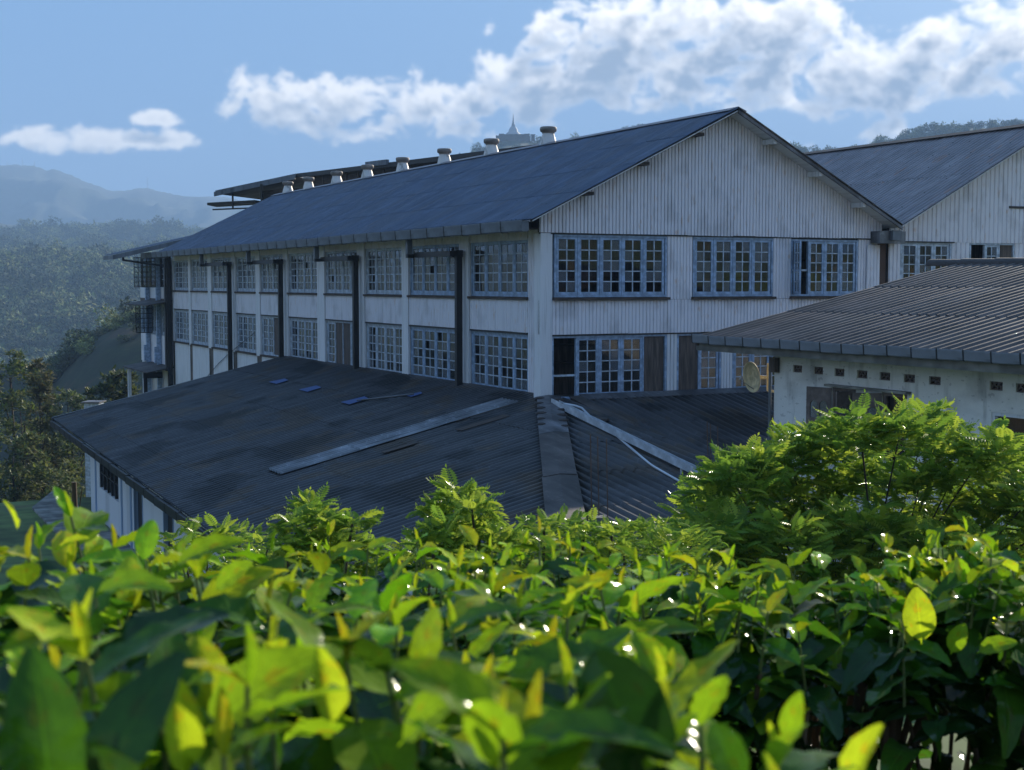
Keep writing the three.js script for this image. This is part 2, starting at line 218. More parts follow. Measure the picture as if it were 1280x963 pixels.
// one hill or mountain: crest heights by azimuth (through pixel columns), its foot at r0, its crest at r1, its back at r2
function ridge(name, r0, r1, r2, crest, foot, px0, px1, step, rough, mat, label) {
  const a0 = Math.atan((px0 - CXP) / FPX), a1 = Math.atan((px1 - CXP) / FPX), na = Math.round((px1 - px0) / step), nr = 46, P = [], U = [], I = [];
  for (let i = 0; i <= nr; i++) for (let k = 0; k <= na; k++) {
    const a = lerp(a0, a1, k / na), t = i / nr, r = t < 0.72 ? lerp(r0, r1, t / 0.72) : lerp(r1, r2, (t - 0.72) / 0.28);
    const px = pxOf(a), top = (354 - crest(px)) / FPX * r1 * Math.cos(a), q = t < 0.72 ? t / 0.72 : 1 - (t - 0.72) / 0.28;
    const x = r * Math.sin(a), d = r * Math.cos(a), s = 1 / r1;
    let n = 0, amp = 1, fx = x * s * 9 + 50, fy = d * s * 9 + 20; for (let o = 0; o < 6; o++) { n += amp * (1 - Math.abs(2 * vnoise(fx, fy) - 1)); amp *= 0.52; fx = fx * 2.03 + 3; fy = fy * 2.03 + 7; }
    const prof = Math.pow(q, 1.15);
    let y = lerp(foot, top, prof) + (n - 1.05) * rough * r1 * (q * (1 - q) * 3.2) + (q > 0.985 ? (vnoise(px * 0.35, 4) - 0.5) * r1 * 0.0012 : 0);
    P.push(x, y, -d); U.push(x / r1 * 10, d / r1 * 10);
  }
  for (let i = 0; i < nr; i++) for (let k = 0; k < na; k++) { const a = i * (na + 1) + k, b = a + na + 1; I.push(a, b + 1, b, a, a + 1, b + 1); }
  const g = new THREE.BufferGeometry(); g.setAttribute('position', new THREE.Float32BufferAttribute(P, 3)); g.setAttribute('uv', new THREE.Float32BufferAttribute(U, 2)); g.setIndex(I); g.computeVertexNormals();
  const o = structure(name, g, mat); if (label) o.userData.label = label; return o;
}
const woodTex = tex(512, (u, v) => { const a = fbm(u * 10, v * 10, 6, 10, 10), b = fbm(u * 80, v * 80, 3, 80, 80), k = 0.30 + (a - 0.5) * 0.22 + (b - 0.5) * 0.22; return [k * 0.92, k * 1.06, k * 0.66]; });
M.mountain = std({ color: lin(0.4, 0.42, 0.45), roughness: 1, map: woodTex });
M.hill = std({ color: lin(0.5, 0.5, 0.5), roughness: 1, map: woodTex });
const farCrest = table([[-700, 235], [-300, 215], [-60, 204], [0, 208], [22, 207], [50, 209], [62, 214], [74, 213], [88, 218], [110, 228], [140, 239], [160, 240], [178, 236.5], [195, 238], [212, 243], [240, 248.5], [262, 247], [285, 248], [320, 256], [500, 276], [900, 290], [1500, 300]]);
ridge('mountain', 2600, 3900, 5200, farCrest, -60, -700, 1500, 4, 0.030, M.mountain, 'hazy blue mountain range with masts along its crest');
const footCrest = table([[-700, 300], [-200, 280], [0, 279], [60, 285], [110, 296], [160, 300], [220, 306], [300, 316], [600, 330], [1500, 330]]);
ridge('mountain', 1950, 2350, 2900, footCrest, -60, -700, 1500, 4, 0.018, M.mountain, 'lower hazy spur in front of the mountain range');
const hillCrest = table([[330, 330], [480, 270], [560, 214], [590, 194], [604, 187], [618, 181], [630, 176], [650, 175.5], [668, 179], [684, 186], [705, 186], [724, 181], [745, 178], [770, 172], [800, 168], [850, 172], [950, 190], [1040, 196], [1085, 187], [1110, 178], [1135, 171], [1170, 165], [1220, 162.5], [1280, 160], [1500, 150], [1900, 190]]);
const HILL_R = 1150;
ridge('hill', 560, HILL_R, 1700, hillCrest, -40, 330, 1900, 3, 0.012, M.hill, 'wooded hill carrying the white stupa');

// radio masts on the crest
for (const [px, h] of [[14, 8], [33, 19], [48, 13], [188, 31]]) {
  const a = Math.atan((px - CXP) / FPX), r = 3895, top = (354 - farCrest(px)) / FPX * 3900 * Math.cos(a), p = V(r * Math.sin(a), top - 6, -r * Math.cos(a));
  const t = thing('radio_mast', h > 25 ? 'tall lone radio mast on the lower shoulder of the mountain' : h > 15 ? 'tallest of the thin radio masts on the mountain summit' : h > 10 ? 'middle-sized thin radio mast on the mountain summit' : 'shortest of the thin radio masts on the mountain summit', 'radio mast', 'masts on the mountain'); t.position.copy(p);
  part(t, 'pole', rod(V(0, 0, 0), V(0, h + 6, 0), 1.1, 0.5, 5), M.mast); part(t, 'antenna_drum', new THREE.CylinderGeometry(1.2, 1.2, 2, 8).translate(0, h * 0.75, 0), M.mast);
}
// the stupa
{
  const px = 641.5, a = Math.atan((px - CXP) / FPX), y0 = (354 - 174.5) / FPX * HILL_R, t = thing('stupa', 'white stupa with stepped base and tall pointed spire on the hilltop', 'stupa'); t.position.set(HILL_R * Math.sin(a), y0, -HILL_R * Math.cos(a));
  part(t, 'terrace', merge([box(-14, 14, -5, 0.6, -11, 11), box(-11.5, 11.5, 0.6, 1.8, -9.5, 9.5)]), M.leanto[0]);
  part(t, 'dome', new THREE.LatheGeometry([[6.6, 1.8], [6.6, 2.6], [5.6, 2.7], [5.6, 3.5], [4.7, 3.6], [4.7, 4.3], [4.1, 4.4], [3.7, 5.6], [3.2, 7.0], [2.4, 8.2], [1.9, 8.6], [0, 8.6]].map(([x, y]) => new THREE.Vector2(x, y)), 20), M.stupa);
  part(t, 'harmika', box(-1.5, 1.5, 8.6, 10.2, -1.5, 1.5), M.stupa);
  part(t, 'spire', new THREE.LatheGeometry([[1.15, 10.2], [1.3, 10.5], [1.05, 11], [1.1, 11.4], [0.8, 12.4], [0.85, 12.7], [0.5, 14.5], [0.2, 18], [0.02, 20]].map(([x, y]) => new THREE.Vector2(x, y)), 12), M.stupa);
  for (const [x, w, h] of [[-9.5, 3, 2.4], [11, 4, 2.4], [16, 3, 2]]) part(t, 'pavilion', merge([box(x - w / 2, x + w / 2, -3, h, -2, 2), box(x - w / 2 - 0.5, x + w / 2 + 0.5, h, h + 0.5, -2.5, 2.5)]), M.leanto[0]);
}

// ---------------------------------------------------------------- foliage tools
const leafCard = (l, w) => { const g = new THREE.BufferGeometry(); g.setAttribute('position', new THREE.Float32BufferAttribute([0, 0, 0, w / 2, l * 0.45, 0.12 * w, 0, l, -0.1 * l, -w / 2, l * 0.45, 0.12 * w], 3)); g.setAttribute('uv', new THREE.Float32BufferAttribute([0.5, 0, 1, 0.5, 0.5, 1, 0, 0.5], 2)); g.setIndex([0, 1, 2, 0, 2, 3]); g.computeVertexNormals(); return g; };
// bakes many placed copies of geometries into one; items: {g, m, c}
function bake(items) {
  let nv = 0, ni = 0; for (const { g } of items) { nv += g.attributes.position.count; ni += g.index.count; }
  const P = new Float32Array(nv * 3), N = new Float32Array(nv * 3), U = new Float32Array(nv * 2), C = new Float32Array(nv * 3), I = new Uint32Array(ni); let ov = 0, oi = 0;
  for (const { g, m, c } of items) {
    const e = m.elements, p = g.attributes.position.array, n = g.attributes.normal.array, u = g.attributes.uv.array, k = g.attributes.position.count, ix = g.index.array;
    for (let i = 0; i < k; i++) {
      const x = p[i * 3], y = p[i * 3 + 1], z = p[i * 3 + 2], a = n[i * 3], b = n[i * 3 + 1], d = n[i * 3 + 2], o = (ov + i) * 3;
      P[o] = e[0] * x + e[4] * y + e[8] * z + e[12]; P[o + 1] = e[1] * x + e[5] * y + e[9] * z + e[13]; P[o + 2] = e[2] * x + e[6] * y + e[10] * z + e[14];
      const nx = e[0] * a + e[4] * b + e[8] * d, ny = e[1] * a + e[5] * b + e[9] * d, nz = e[2] * a + e[6] * b + e[10] * d, l = 1 / (Math.hypot(nx, ny, nz) || 1);
      N[o] = nx * l; N[o + 1] = ny * l; N[o + 2] = nz * l; C[o] = c[0]; C[o + 1] = c[1]; C[o + 2] = c[2]; U[(ov + i) * 2] = u[i * 2]; U[(ov + i) * 2 + 1] = u[i * 2 + 1];
    }
    for (let i = 0; i < ix.length; i++) I[oi + i] = ix[i] + ov;
    ov += k; oi += ix.length;
  }
  const g = new THREE.BufferGeometry(); g.setAttribute('position', new THREE.BufferAttribute(P, 3)); g.setAttribute('normal', new THREE.BufferAttribute(N, 3)); g.setAttribute('uv', new THREE.BufferAttribute(U, 2)); g.setAttribute('color', new THREE.BufferAttribute(C, 3)); g.setIndex(new THREE.BufferAttribute(I, 1)); return g;
}
const tmpQ = new THREE.Quaternion(), tmpE = new THREE.Euler();
const mat4 = (p, ex, ey, ez, s, order = 'YXZ') => new THREE.Matrix4().compose(p, new THREE.Quaternion().setFromEuler(tmpE.set(ex, ey, ez, order)), V(s, s, s));
M.leafTree = std({ color: lin(1, 1, 1), vertexColors: true, roughness: 0.97, specularIntensity: 0.15, transmission: 0.45, thickness: 0, clearcoat: 0.25, clearcoatRoughness: 0.4 });
M.leafFar = std({ color: lin(1, 1, 1), vertexColors: true, roughness: 0.95 });
const leafS = [leafCard(1, 0.5), leafCard(1, 0.36), leafCard(1, 0.62)];
// crown: leaves on clumps spread over lobes
function crownItems(r, lobes, n, size, cols, inner = 0.35) {
  const items = [], clumps = [];
  for (const [x, y, z, rx, ry, rz, w = 1] of lobes) for (let i = 0, k = Math.round(40 * w); i < k; i++) { const a = r() * 6.283, u = r() * 2 - 1, q = Math.sqrt(1 - u * u), t = inner + (1 - inner) * Math.cbrt(r()); clumps.push([V(x + rx * t * q * Math.cos(a), y + ry * t * u, z + rz * t * q * Math.sin(a)), 0.16 + 0.14 * r(), (rx + ry) / 2]); }
  for (let i = 0; i < n; i++) {
    const [c, s, R] = clumps[Math.floor(r() * clumps.length)], a = r() * 6.283, u = r() * 2 - 1, q = Math.sqrt(1 - u * u), t = s * R * Math.sqrt(r());
    const p = V(c.x + t * q * Math.cos(a), c.y + t * u * 0.7, c.z + t * q * Math.sin(a)), k = 0.65 + 0.7 * r(), col = cols[Math.floor(r() * cols.length)];
    items.push({ g: leafS[Math.floor(r() * 3)], m: mat4(p, 0.6 + r() * 1.5, r() * 6.283, (r() - 0.5) * 1.4, size * (0.7 + 0.6 * r())), c: [col[0] * k, col[1] * k, col[2] * k] });
  }
  return items;
}
function tree(name, label, category, base, lobes, n, size, cols, seed, trunkR, group, inner) {
  const r = rng(seed), t = thing(name, label, category, group); t.position.copy(base);
  const top = lobes.reduce((a, l) => Math.max(a, l[1]), 0), limbs = [rod(V(0, -0.4, 0), V(0.1 * trunkR, top * 0.6, 0), trunkR, trunkR * 0.6, 8)];
  for (const [x, y, z, rx, ry] of lobes) { const a = V(0, top * (0.25 + 0.3 * r()), 0), b = V(x, y + ry * 0.2, z); limbs.push(rod(a, b, trunkR * 0.5, trunkR * 0.14, 6)); for (let k = 0; k < 3; k++) limbs.push(rod(a.clone().lerp(b, 0.5 + 0.3 * r()), b.clone().add(V((r() - 0.5) * rx * 1.4, r() * ry * 0.8, (r() - 0.5) * rx * 1.4)), trunkR * 0.2, trunkR * 0.05, 4)); }
  part(t, 'trunk', merge(limbs), M.bark);
  part(t, 'crown', bake(crownItems(r, lobes, n, size, cols, inner)), M.leafTree);
  return t;
}
// far woods: many small crowns that read as one mass
{
  const r = rng(31), mk = (seed, cols) => { const q = rng(seed), lobes = []; for (let i = 0; i < 5; i++) { const a = q() * 6.283; lobes.push([Math.cos(a) * 0.45 * q(), 0.5 + 0.35 * q(), Math.sin(a) * 0.45 * q(), 0.42, 0.34, 0.42, 0.5]); } return bake(crownItems(q, lobes, 460, 0.15, cols, 0.45)); };
  const shapes = [mk(1, [[0.050, 0.075, 0.022], [0.075, 0.10, 0.03]]), mk(2, [[0.04, 0.062, 0.02], [0.06, 0.085, 0.028]]), mk(3, [[0.24, 0.25, 0.07], [0.17, 0.20, 0.06]])];  // third shape has paler leaves, painting in sunlit crowns
  const wood = (name, label, count, pick) => shapes.forEach((g, k) => {
    const list = []; let guard = 0;
    while (list.length < count / 3 && guard++ < count * 40) { const q = pick(r); if (q) list.push(q); }
    const im = new THREE.InstancedMesh(g, M.leafFar, list.length); im.name = numbered(name); shade(im); tag(im, label, 'trees', null, 'stuff');
    list.forEach(([x, y, z, s], i) => im.setMatrixAt(i, mat4(V(x, y, z), 0, r() * 6.283, 0, s).scale(V(1, 0.8 + 0.5 * r(), 1)))); scene.add(im);
  });
  wood('valley_forest', 'hazy sunlit forest covering the valley side beyond the factory', 9600, (r) => { const px = -160 + r() * 640, a = Math.atan((px - CXP) / FPX), q = 470 + Math.pow(r(), 0.85) * 1450, x = q * Math.sin(a), d = q * Math.cos(a); if (fbm(x * 0.008, d * 0.008, 3) < 0.27) return null; return [x, ground(x, d) - 1.5, -d, 7 + 7 * r() + (r() < 0.06 ? 5 : 0)]; });
  wood('dark_hill_shrubs', 'dark bushes dotted along the crest of the near hill painted dark', 150, (r) => { const px = 20 + r() * 220, a = Math.atan((px - CXP) / FPX), q = 225 + r() * 45, x = q * Math.sin(a), d = q * Math.cos(a); if (q < 242 && r() < 0.85) return null; return [x, ground(x, d) - 0.7, -d, 1.8 + 3.2 * r() * r()]; });
  const hillY = (px, q) => { const top = (354 - hillCrest(px)) / FPX * HILL_R * Math.cos(Math.atan((px - CXP) / FPX)), t = clamp((q - 560) / (HILL_R - 560)); return lerp(-40, top, Math.pow(t, 1.15)); };
  wood('hilltop_trees', 'row of dark trees along the crest of the stupa hill', 900, (r) => { const px = 570 + r() * 780, q = 1060 + 105 * r(), a = Math.atan((px - CXP) / FPX); if (px > 626 && px < 664 && q > 1110) return null; const near = px < 700; return [q * Math.sin(a), hillY(px, Math.min(q, HILL_R)) - 3.0, -q * Math.cos(a), (near ? 3.6 : 4.4) + 4.2 * r()]; });
}

// ---------------------------------------------------------------- factory
const R3 = rng(303);
const BACK = V(0, 0, 1), ALONG_U = V(1, 0, 0), UP = V(0, 1, 0);
const MV = V(0, 0, 1);                                                        // -v
// wall sheets on a plane: dir 'g' faces the gable side (x = u), dir 'l' faces the long side (x runs from v1 down to v0)
function sheets(parent, dir, a, b, y0, y1, off, mat, o = {}) {
  const w = b - a, n = Math.max(1, Math.round(w / (o.width ?? 0.86))), s = w / n;
  for (let i = 0; i < n; i++) {
    const x0 = a + i * s, jig = (R3() - 0.5) * 0.012, f0 = typeof y0 === 'function' ? (x) => y0(x0 + x) : y0 + (R3() - 0.5) * 0.02, f1 = typeof y1 === 'function' ? (x) => y1(x0 + x) : y1;
    const g = corr(s + 0.004, f0, f1, { rand: R3, ...o }), m = part(parent, 'wall_sheet', g, mat);
    if (dir === 'g') basis(m, V(x0, 0, off + jig), ALONG_U, UP); else { basis(m, V(-off - jig, 0, -(b - i * s)), MV, UP); }
    m.rotation.z += 0;
  }
}
// window in its own plane: x right, y up, z out; sashes with glazing bars and separate panes
const paneGeo = new Map();
const pane = (w, h) => { const k = w.toFixed(3) + h.toFixed(3); if (!paneGeo.has(k)) paneGeo.set(k, new THREE.BoxGeometry(w, h, 0.004)); return paneGeo.get(k); };
function sash(win, x0, y0, w, h, cols, rows, blue, glass, z = 0, open = 0) {
  const st = 0.075, tr = 0.075, mb = 0.032, host = open ? sub(win, 'open_sash') : win, ox = open ? 0 : x0, oy = open ? 0 : y0;
  if (open) { host.position.set(x0, y0, z + 0.03); host.rotation.y = open; }
  const zz = open ? 0 : z, gs = [box(ox, ox + st, oy, oy + h, zz - 0.025, zz + 0.025), box(ox + w - st, ox + w, oy, oy + h, zz - 0.025, zz + 0.025), box(ox + st, ox + w - st, oy, oy + tr * 1.2, zz - 0.024, zz + 0.024), box(ox + st, ox + w - st, oy + h - tr, oy + h, zz - 0.024, zz + 0.024)];
  const iw = w - 2 * st, ih = h - tr * 2.2, bars = [];
  for (let c = 1; c < cols; c++) bars.push(box(ox + st + iw * c / cols - mb / 2, ox + st + iw * c / cols + mb / 2, oy + tr * 1.2, oy + h - tr, zz - 0.014, zz + 0.016));
  for (let r = 1; r < rows; r++) bars.push(box(ox + st, ox + w - st, oy + tr * 1.2 + ih * r / rows - mb / 2, oy + tr * 1.2 + ih * r / rows + mb / 2, zz - 0.012, zz + 0.019));
  part(host, 'sash', merge(gs), blue); part(host, 'glazing_bars', merge(bars), M.bluePale);
  const pw = iw / cols - mb + 0.004, ph = ih / rows - mb + 0.004;
  for (let c = 0; c < cols; c++) for (let r = 0; r < rows; r++) {
    if (R3() < 0.012) continue;                                               // a missing pane
    const m = part(host, 'pane', pane(pw, ph), Array.isArray(glass) ? glass[Math.floor(R3() * glass.length)] : glass);
    m.position.set(ox + st + iw * (c + 0.5) / cols, oy + tr * 1.2 + ih * (r + 0.5) / rows, zz); m.rotation.set((R3() - 0.5) * 0.02, (R3() - 0.5) * 0.02, 0);
  }
}
function windowAt(parent, origin, X, w, h, list, { rows = 5, cols = 2, blue = M.blue, glass = [M.glass, M.glass, M.glassDustySheen], sill = true, z = -0.05 } = {}) {
  const g = sub(parent, 'window'); basis(g, origin, X, UP);
  const n = list.length, fr = 0.06, s = (w - fr * 2) / n, gs = [box(0, fr, 0, h, z - 0.06, z + 0.05), box(w - fr, w, 0, h, z - 0.06, z + 0.05), box(fr, w - fr, 0, fr, z - 0.06, z + 0.048), box(fr, w - fr, h - fr, h, z - 0.06, z + 0.048)];
  for (let i = 1; i < n; i++) gs.push(box(fr + s * i - 0.022, fr + s * i + 0.022, fr, h - fr, z - 0.055, z + 0.04));
  part(g, 'frame', merge(gs), blue);
  if (sill) part(g, 'sill', merge([box(-0.06, w + 0.06, -0.09, -0.01, z - 0.05, 0.13)]), M.darkWood);
  list.forEach((k, i) => {
    const x0 = fr + s * i + 0.024, sw = s - 0.048;
    if (k === 'sash') sash(g, x0, fr + 0.004, sw, h - 2 * fr - 0.008, cols, rows, blue, glass, z + (R3() - 0.5) * 0.01);
    else if (k === 'board') part(g, 'board', box(x0, x0 + sw, fr, h - fr, z - 0.03, z - 0.005), M.brownBoard);
    else if (k === 'dark') { part(g, 'board', box(x0, x0 + sw, fr + 0.6, fr + 0.66, z - 0.03, z - 0.005), M.bluePale); }
    else if (k === 'open') { sash(g, x0, fr + 0.004, sw, h - 2 * fr - 0.008, cols, rows, blue, glass, z + 0.06, -1.9); part(g, 'board', box(x0, x0 + sw, h * 0.44, h * 0.44 + 0.06, z - 0.03, z - 0.005), M.bluePale); }
  });
  return g;
}
// roof sheets on a sloped plane: origin at the eave, X across (length W), Y up the slope (length L)
function roofField(parent, origin, X, Y, W, L, { width = 0.75, rows = 3, pitch = 0.125, depth = 0.028, prof = 'trap', mats, low, high, tile = 1, lift = 0.012, jag = 0, cont = false, name = 'roof_sheet' }) {
  const n = Math.max(1, Math.round(W / width)), s = W / n, Z = new THREE.Vector3().crossVectors(X, Y).normalize();
  for (let i = 0; i < n; i++) for (let k = 0; k < rows; k++) {
    const x0 = i * s, a = L * k / rows - (k ? 0.12 : 0), b = L * (k + 1) / rows, lo = low ?? (() => 0), hi = high ?? (() => L);
    const f0 = (x) => Math.min(hi(x0 + x), Math.max(lo(x0 + x), a + (k ? 0 : (h2(i, 7) - 0.5) * jag))), f1 = (x) => Math.max(f0(x), Math.min(hi(x0 + x), b));
    if (f1(s * 0.5) - f0(s * 0.5) < 0.08 && f1(0) - f0(0) < 0.08 && f1(s) - f0(s) < 0.08) continue;
    const g = corr(s + 0.03, f0, f1, { pitch, depth, prof, rand: R3, tile, ...(cont ? { uo: x0, vo: 0 } : {}) }), m = part(parent, name, g, Array.isArray(mats) ? mats[Math.floor(R3() * mats.length)] : mats);
    basis(m, origin.clone().addScaledVector(X, x0).addScaledVector(Z, lift * k + 0.006 + (i % 2) * 0.003), X, Y);
    m.rotateX((R3() - 0.5) * 0.002); m.rotateZ((R3() - 0.5) * 0.0015);
  }
}
function gutterRun(parent, a, b, seg, hgt, dep, out, mat) {                  // a -> b along the eave, out = horizontal outward direction
  const run = sub(parent, 'gutter'), d = b.clone().sub(a), L = d.length(), n = Math.round(L / seg), X = d.normalize();
  const sh = new THREE.Shape(); sh.moveTo(0, 0); sh.lineTo(dep * 0.9, 0.0); sh.lineTo(dep * 1.08, 0.03); sh.lineTo(dep * 1.1, 0.0); sh.lineTo(dep * 0.98, -hgt * 0.9); sh.lineTo(dep * 0.86, -hgt); sh.lineTo(0, -hgt * 0.96); sh.closePath();
  for (let i = 0; i < n; i++) {
    const len = L / n, g = new THREE.ExtrudeGeometry(sh, { depth: len - 0.03, bevelEnabled: false, curveSegments: 5 }), s2 = new THREE.ExtrudeGeometry(sh, { depth: 0.05, bevelEnabled: false, curveSegments: 5 }); s2.scale(1.05, 1.05, 0.6); s2.translate(0, 0.004, len - 0.03);
    const m = part(run, 'gutter_section', g, mat), p = a.clone().addScaledVector(X, i * len); p.y += (R3() - 0.5) * 0.02;
    const mm = new THREE.Matrix4().makeBasis(out, UP, new THREE.Vector3().crossVectors(out, UP)).setPosition(p); if (new THREE.Vector3().crossVectors(out, UP).dot(X) < 0) { mm.setPosition(p.clone().addScaledVector(X, len)); }
    mm.decompose(m.position, m.quaternion, m.scale);
    const st = part(run, 'joint_strap', s2, M.black); st.position.copy(m.position); st.quaternion.copy(m.quaternion);
  }
}
const PIL = [[5.41, 6.22], [10.57, 11.25], [15.0, 15.87], [19.67, 20.69], [24.65, 25.47], [28.98, 29.77], [33.28, 34.02], [37.94, 38.77], [42.45, 43.0], [46.66, 47.2]];
const BAYS = []; { let p = 1.32; for (const [a, b] of PIL) { BAYS.push([p, a]); p = b; } }
const fac = framed(thing('factory_building', 'long two-storey factory of pale corrugated sheet with gable end, blue windows and slate-blue roof', 'factory'));
{
  const VE = 47.2, UR = 12.35, RU = 6.15, RY = 5.28, EL = -0.95, EY = 1.80, ER = 12.75, EYR = 1.86, VO = -0.72, sl = (RY - EY) / (RU - EL);
  const roofY = (u) => u < RU ? EY + (u - EL) * sl : RY - (u - RU) * (RY - EYR) / (ER - RU);
  // solid back walls, inner floors
  const gw = sub(fac, 'gable_wall'), lw = sub(fac, 'long_wall'), back = sub(fac, 'rear_wall');
  const pane3 = (g, name, x0, x1, y0, y1, z0, z1) => part(g, name, box(x0, x1, y0, y1, z0, z1), M.interior);
  pane3(gw, 'wall_backing', -0.30, UR, -1.5, -0.5, -0.12, -0.03); pane3(gw, 'wall_backing', -0.30, UR, -9.2, -3.45, -0.12, -0.03);
  for (const [a, b, y0, y1] of [[4.08, 5.03, -0.5, 1.5], [8.08, 8.80, -0.5, 1.5], [11.52, UR, -0.5, 1.5], [4.1, 4.48, -3.45, -1.5], [6.12, 6.55, -3.45, -1.5], [8.8, UR, -3.45, -1.5]]) pane3(gw, 'wall_backing', a, b, y0, y1, -0.12, -0.03);
  { const sh = new THREE.Shape(); sh.moveTo(-0.32, 1.47); sh.lineTo(UR, 1.47); sh.lineTo(UR, roofY(UR) - 0.06); sh.lineTo(RU, RY - 0.08); sh.lineTo(-0.32, roofY(-0.32) - 0.06); const g = new THREE.ExtrudeGeometry(sh, { depth: 0.08, bevelEnabled: false }); g.translate(0, 0, -0.1); part(gw, 'gable_backing', g, M.interior); }
  // gable sheets
  sheets(gw, 'g', -0.33, UR + 0.12, 1.46, (u) => roofY(clamp(u, -0.9, 12.7)) - 0.05, 0.02, M.wallPaint, { pitch: 0.123, depth: 0.05 });
  part(gw, 'drip_board', box(-0.33, UR + 0.1, 1.425, 1.465, -0.02, 0.035), M.black);
  sheets(gw, 'g', 0.1, UR, -1.52, -0.5, -0.02, M.wallPaint, { depth: 0.028 });
  for (const [a, b, y0, y1] of [[4.10, 5.02, -0.5, 1.43], [8.08, 8.79, -0.5, 1.43], [11.53, UR, -0.5, 1.43]]) sheets(gw, 'g', a, b, y0, y1, -0.02, M.wallPaint, { depth: 0.028 });
  for (const [a, b] of [[4.1, 4.48], [6.12, 6.55], [8.8, UR]]) sheets(gw, 'g', a, b, -3.46, -1.52, -0.02, M.trimPaint, { depth: 0.03 });
  part(gw, 'drip_board', box(0.1, UR, -1.56, -1.52, -0.04, 0.03), M.black);
  part(gw, 'rail', box(0.05, 8.9, -3.60, -3.44, -0.10, 0.05), M.bluePale);
  part(gw, 'rail', box(0.05, UR, -3.9, -3.6, -0.06, 0.02), M.trimPaint);
  // corner post
  part(fac, 'corner_post', merge([box(-0.30, 0.03, -3.9, 1.45, -0.38, 0.045), box(0.033, 0.10, -3.9, 1.45, -0.3, 0.02)]), M.trimPaint);
  // long wall
  const lwBox = (v0, v1, y0, y1, mat = M.interior, name = 'wall_backing') => part(lw, name, box(0.03, 0.12, y0, y1, -v1, -v0), mat);
  lwBox(0.3, VE, -1.5, -0.5); lwBox(0.3, VE, 1.42, 1.95); lwBox(0.3, VE, -9.2, -3.42); lwBox(0.36, 1.32, -3.42, 1.42);
  for (const [a, b] of PIL) { lwBox(a, b, -3.42, -1.5); lwBox(a, b, -0.5, 1.42); part(lw, 'pilaster', box(-0.055, 0.028, -3.5, 1.62, -b + 0.04, -a - 0.04), M.trimPaint); }
  sheets(lw, 'l', 0.4, 1.30, -3.45, 1.6, -0.01, M.wallPaint, { depth: 0.03 });
  for (const [a, b] of BAYS) {
    sheets(lw, 'l', a, b, -1.50, -0.50, 0.0, M.wallPaint, { depth: 0.024, width: 1.0 });
    sheets(lw, 'l', a, b, 1.30, 1.72, 0.015, M.wallPaint, { depth: 0.024, width: 1.5 });
    part(lw, 'drip_board', box(-0.05, 0.03, -1.55, -1.5, -b + 0.02, -a - 0.02), M.black);
    if (a > 25) sheets(lw, 'l', a, b, -6.6, -3.46, 0.0, M.trimPaint, { depth: 0.01, pitch: 0.3, width: 1.5 });
    const kinds = ['sash', 'sash', 'sash', 'sash'];
    windowAt(fac, F(0.03, -0.42, b), MV, b - a, 1.76, kinds, { blue: a > 9 ? M.bluePale : M.blue, rows: 5, glass: [M.glass, M.glassDustySheen] });
    windowAt(fac, F(0.03, -3.40, b), MV, b - a, 1.84, a > 15.5 && a < 16.5 ? ['sash', 'board', 'board', 'sash'] : a > 24 && a < 26 ? ['sash', 'sash', 'board', 'sash'] : kinds, { blue: a > 9 ? M.bluePale : M.blue, rows: 5, sill: a > 25, glass: [M.glass, M.glassDustySheen] });
  }
  // gable windows
  const S = 'sash';
  windowAt(fac, F(0.18, -0.42, 0), ALONG_U, 3.90, 1.84, [S, S, S, S, S]);
  windowAt(fac, F(5.04, -0.42, 0), ALONG_U, 3.04, 1.84, [S, S, S, S]);
  windowAt(fac, F(8.80, -0.42, 0), ALONG_U, 2.72, 1.82, ['open', S, S, S], { blue: M.blue });
  windowAt(fac, F(0.10, -3.42, 0), ALONG_U, 4.00, 1.86, ['dark', S, S, S, 'board'], { sill: false });
  windowAt(fac, F(4.48, -3.42, 0), ALONG_U, 1.64, 1.86, ['board', S], { sill: false });
  windowAt(fac, F(6.55, -3.42, 0), ALONG_U, 2.25, 1.86, [S, S, S], { sill: false });
  // rear and right walls, floors, inner partition
  part(back, 'wall_backing', box(0.12, UR, -9.2, 2.2, -VE - 0.1, -VE), M.trimPaint); part(back, 'wall_backing', box(UR - 0.1, UR, -9.2, 1.95, -VE, -0.12), M.trimPaint);
  part(fac, 'floor_slab', box(0.13, UR - 0.11, -3.75, -3.5, -VE, -0.13), M.concrete); part(fac, 'floor_slab', box(0.13, UR - 0.11, -1.35, -1.1, -VE, -0.13), M.concrete);
  part(fac, 'ceiling', box(0.13, UR - 0.11, 1.55, 1.62, -VE, -0.13), M.brownBoard);
  part(fac, 'partition', box(0.4, UR - 0.2, -3.5, 1.55, -2.4, -2.3), M.brownBoard); part(fac, 'partition', box(2.9, 3.0, -3.5, 1.55, -VE + 0.2, -2.4), M.interior);
  for (let i = 0; i < 12; i++) part(fac, 'rafter_beam', box(0.14, 2.8, 1.30, 1.5, -(3 + i * 3.8) - 0.08, -(3 + i * 3.8) + 0.08), M.darkWood);
  for (const y of [-2.5, -1.95, 0.15, 0.75]) part(fac, 'shelf', box(0.4, 11.8, y, y + 0.05, -2.3, -1.7), M.darkWood);
  // roof
  const roof = sub(fac, 'roof'), ang = Math.atan(sl), Y1 = V(Math.cos(ang), Math.sin(ang), 0), L1 = Math.hypot(RU - EL, RY - EY), V2 = 46.4;
  roofField(roof, F(EL, EY, V2), MV, Y1, V2 - VO, L1, { mats: M.roofBlue, rows: 4, pitch: 0.125, lift: 0.01 });
  const a2 = Math.atan((RY - EYR) / (ER - RU)), Y2 = V(-Math.cos(a2), Math.sin(a2), 0), L2 = Math.hypot(ER - RU, RY - EYR);
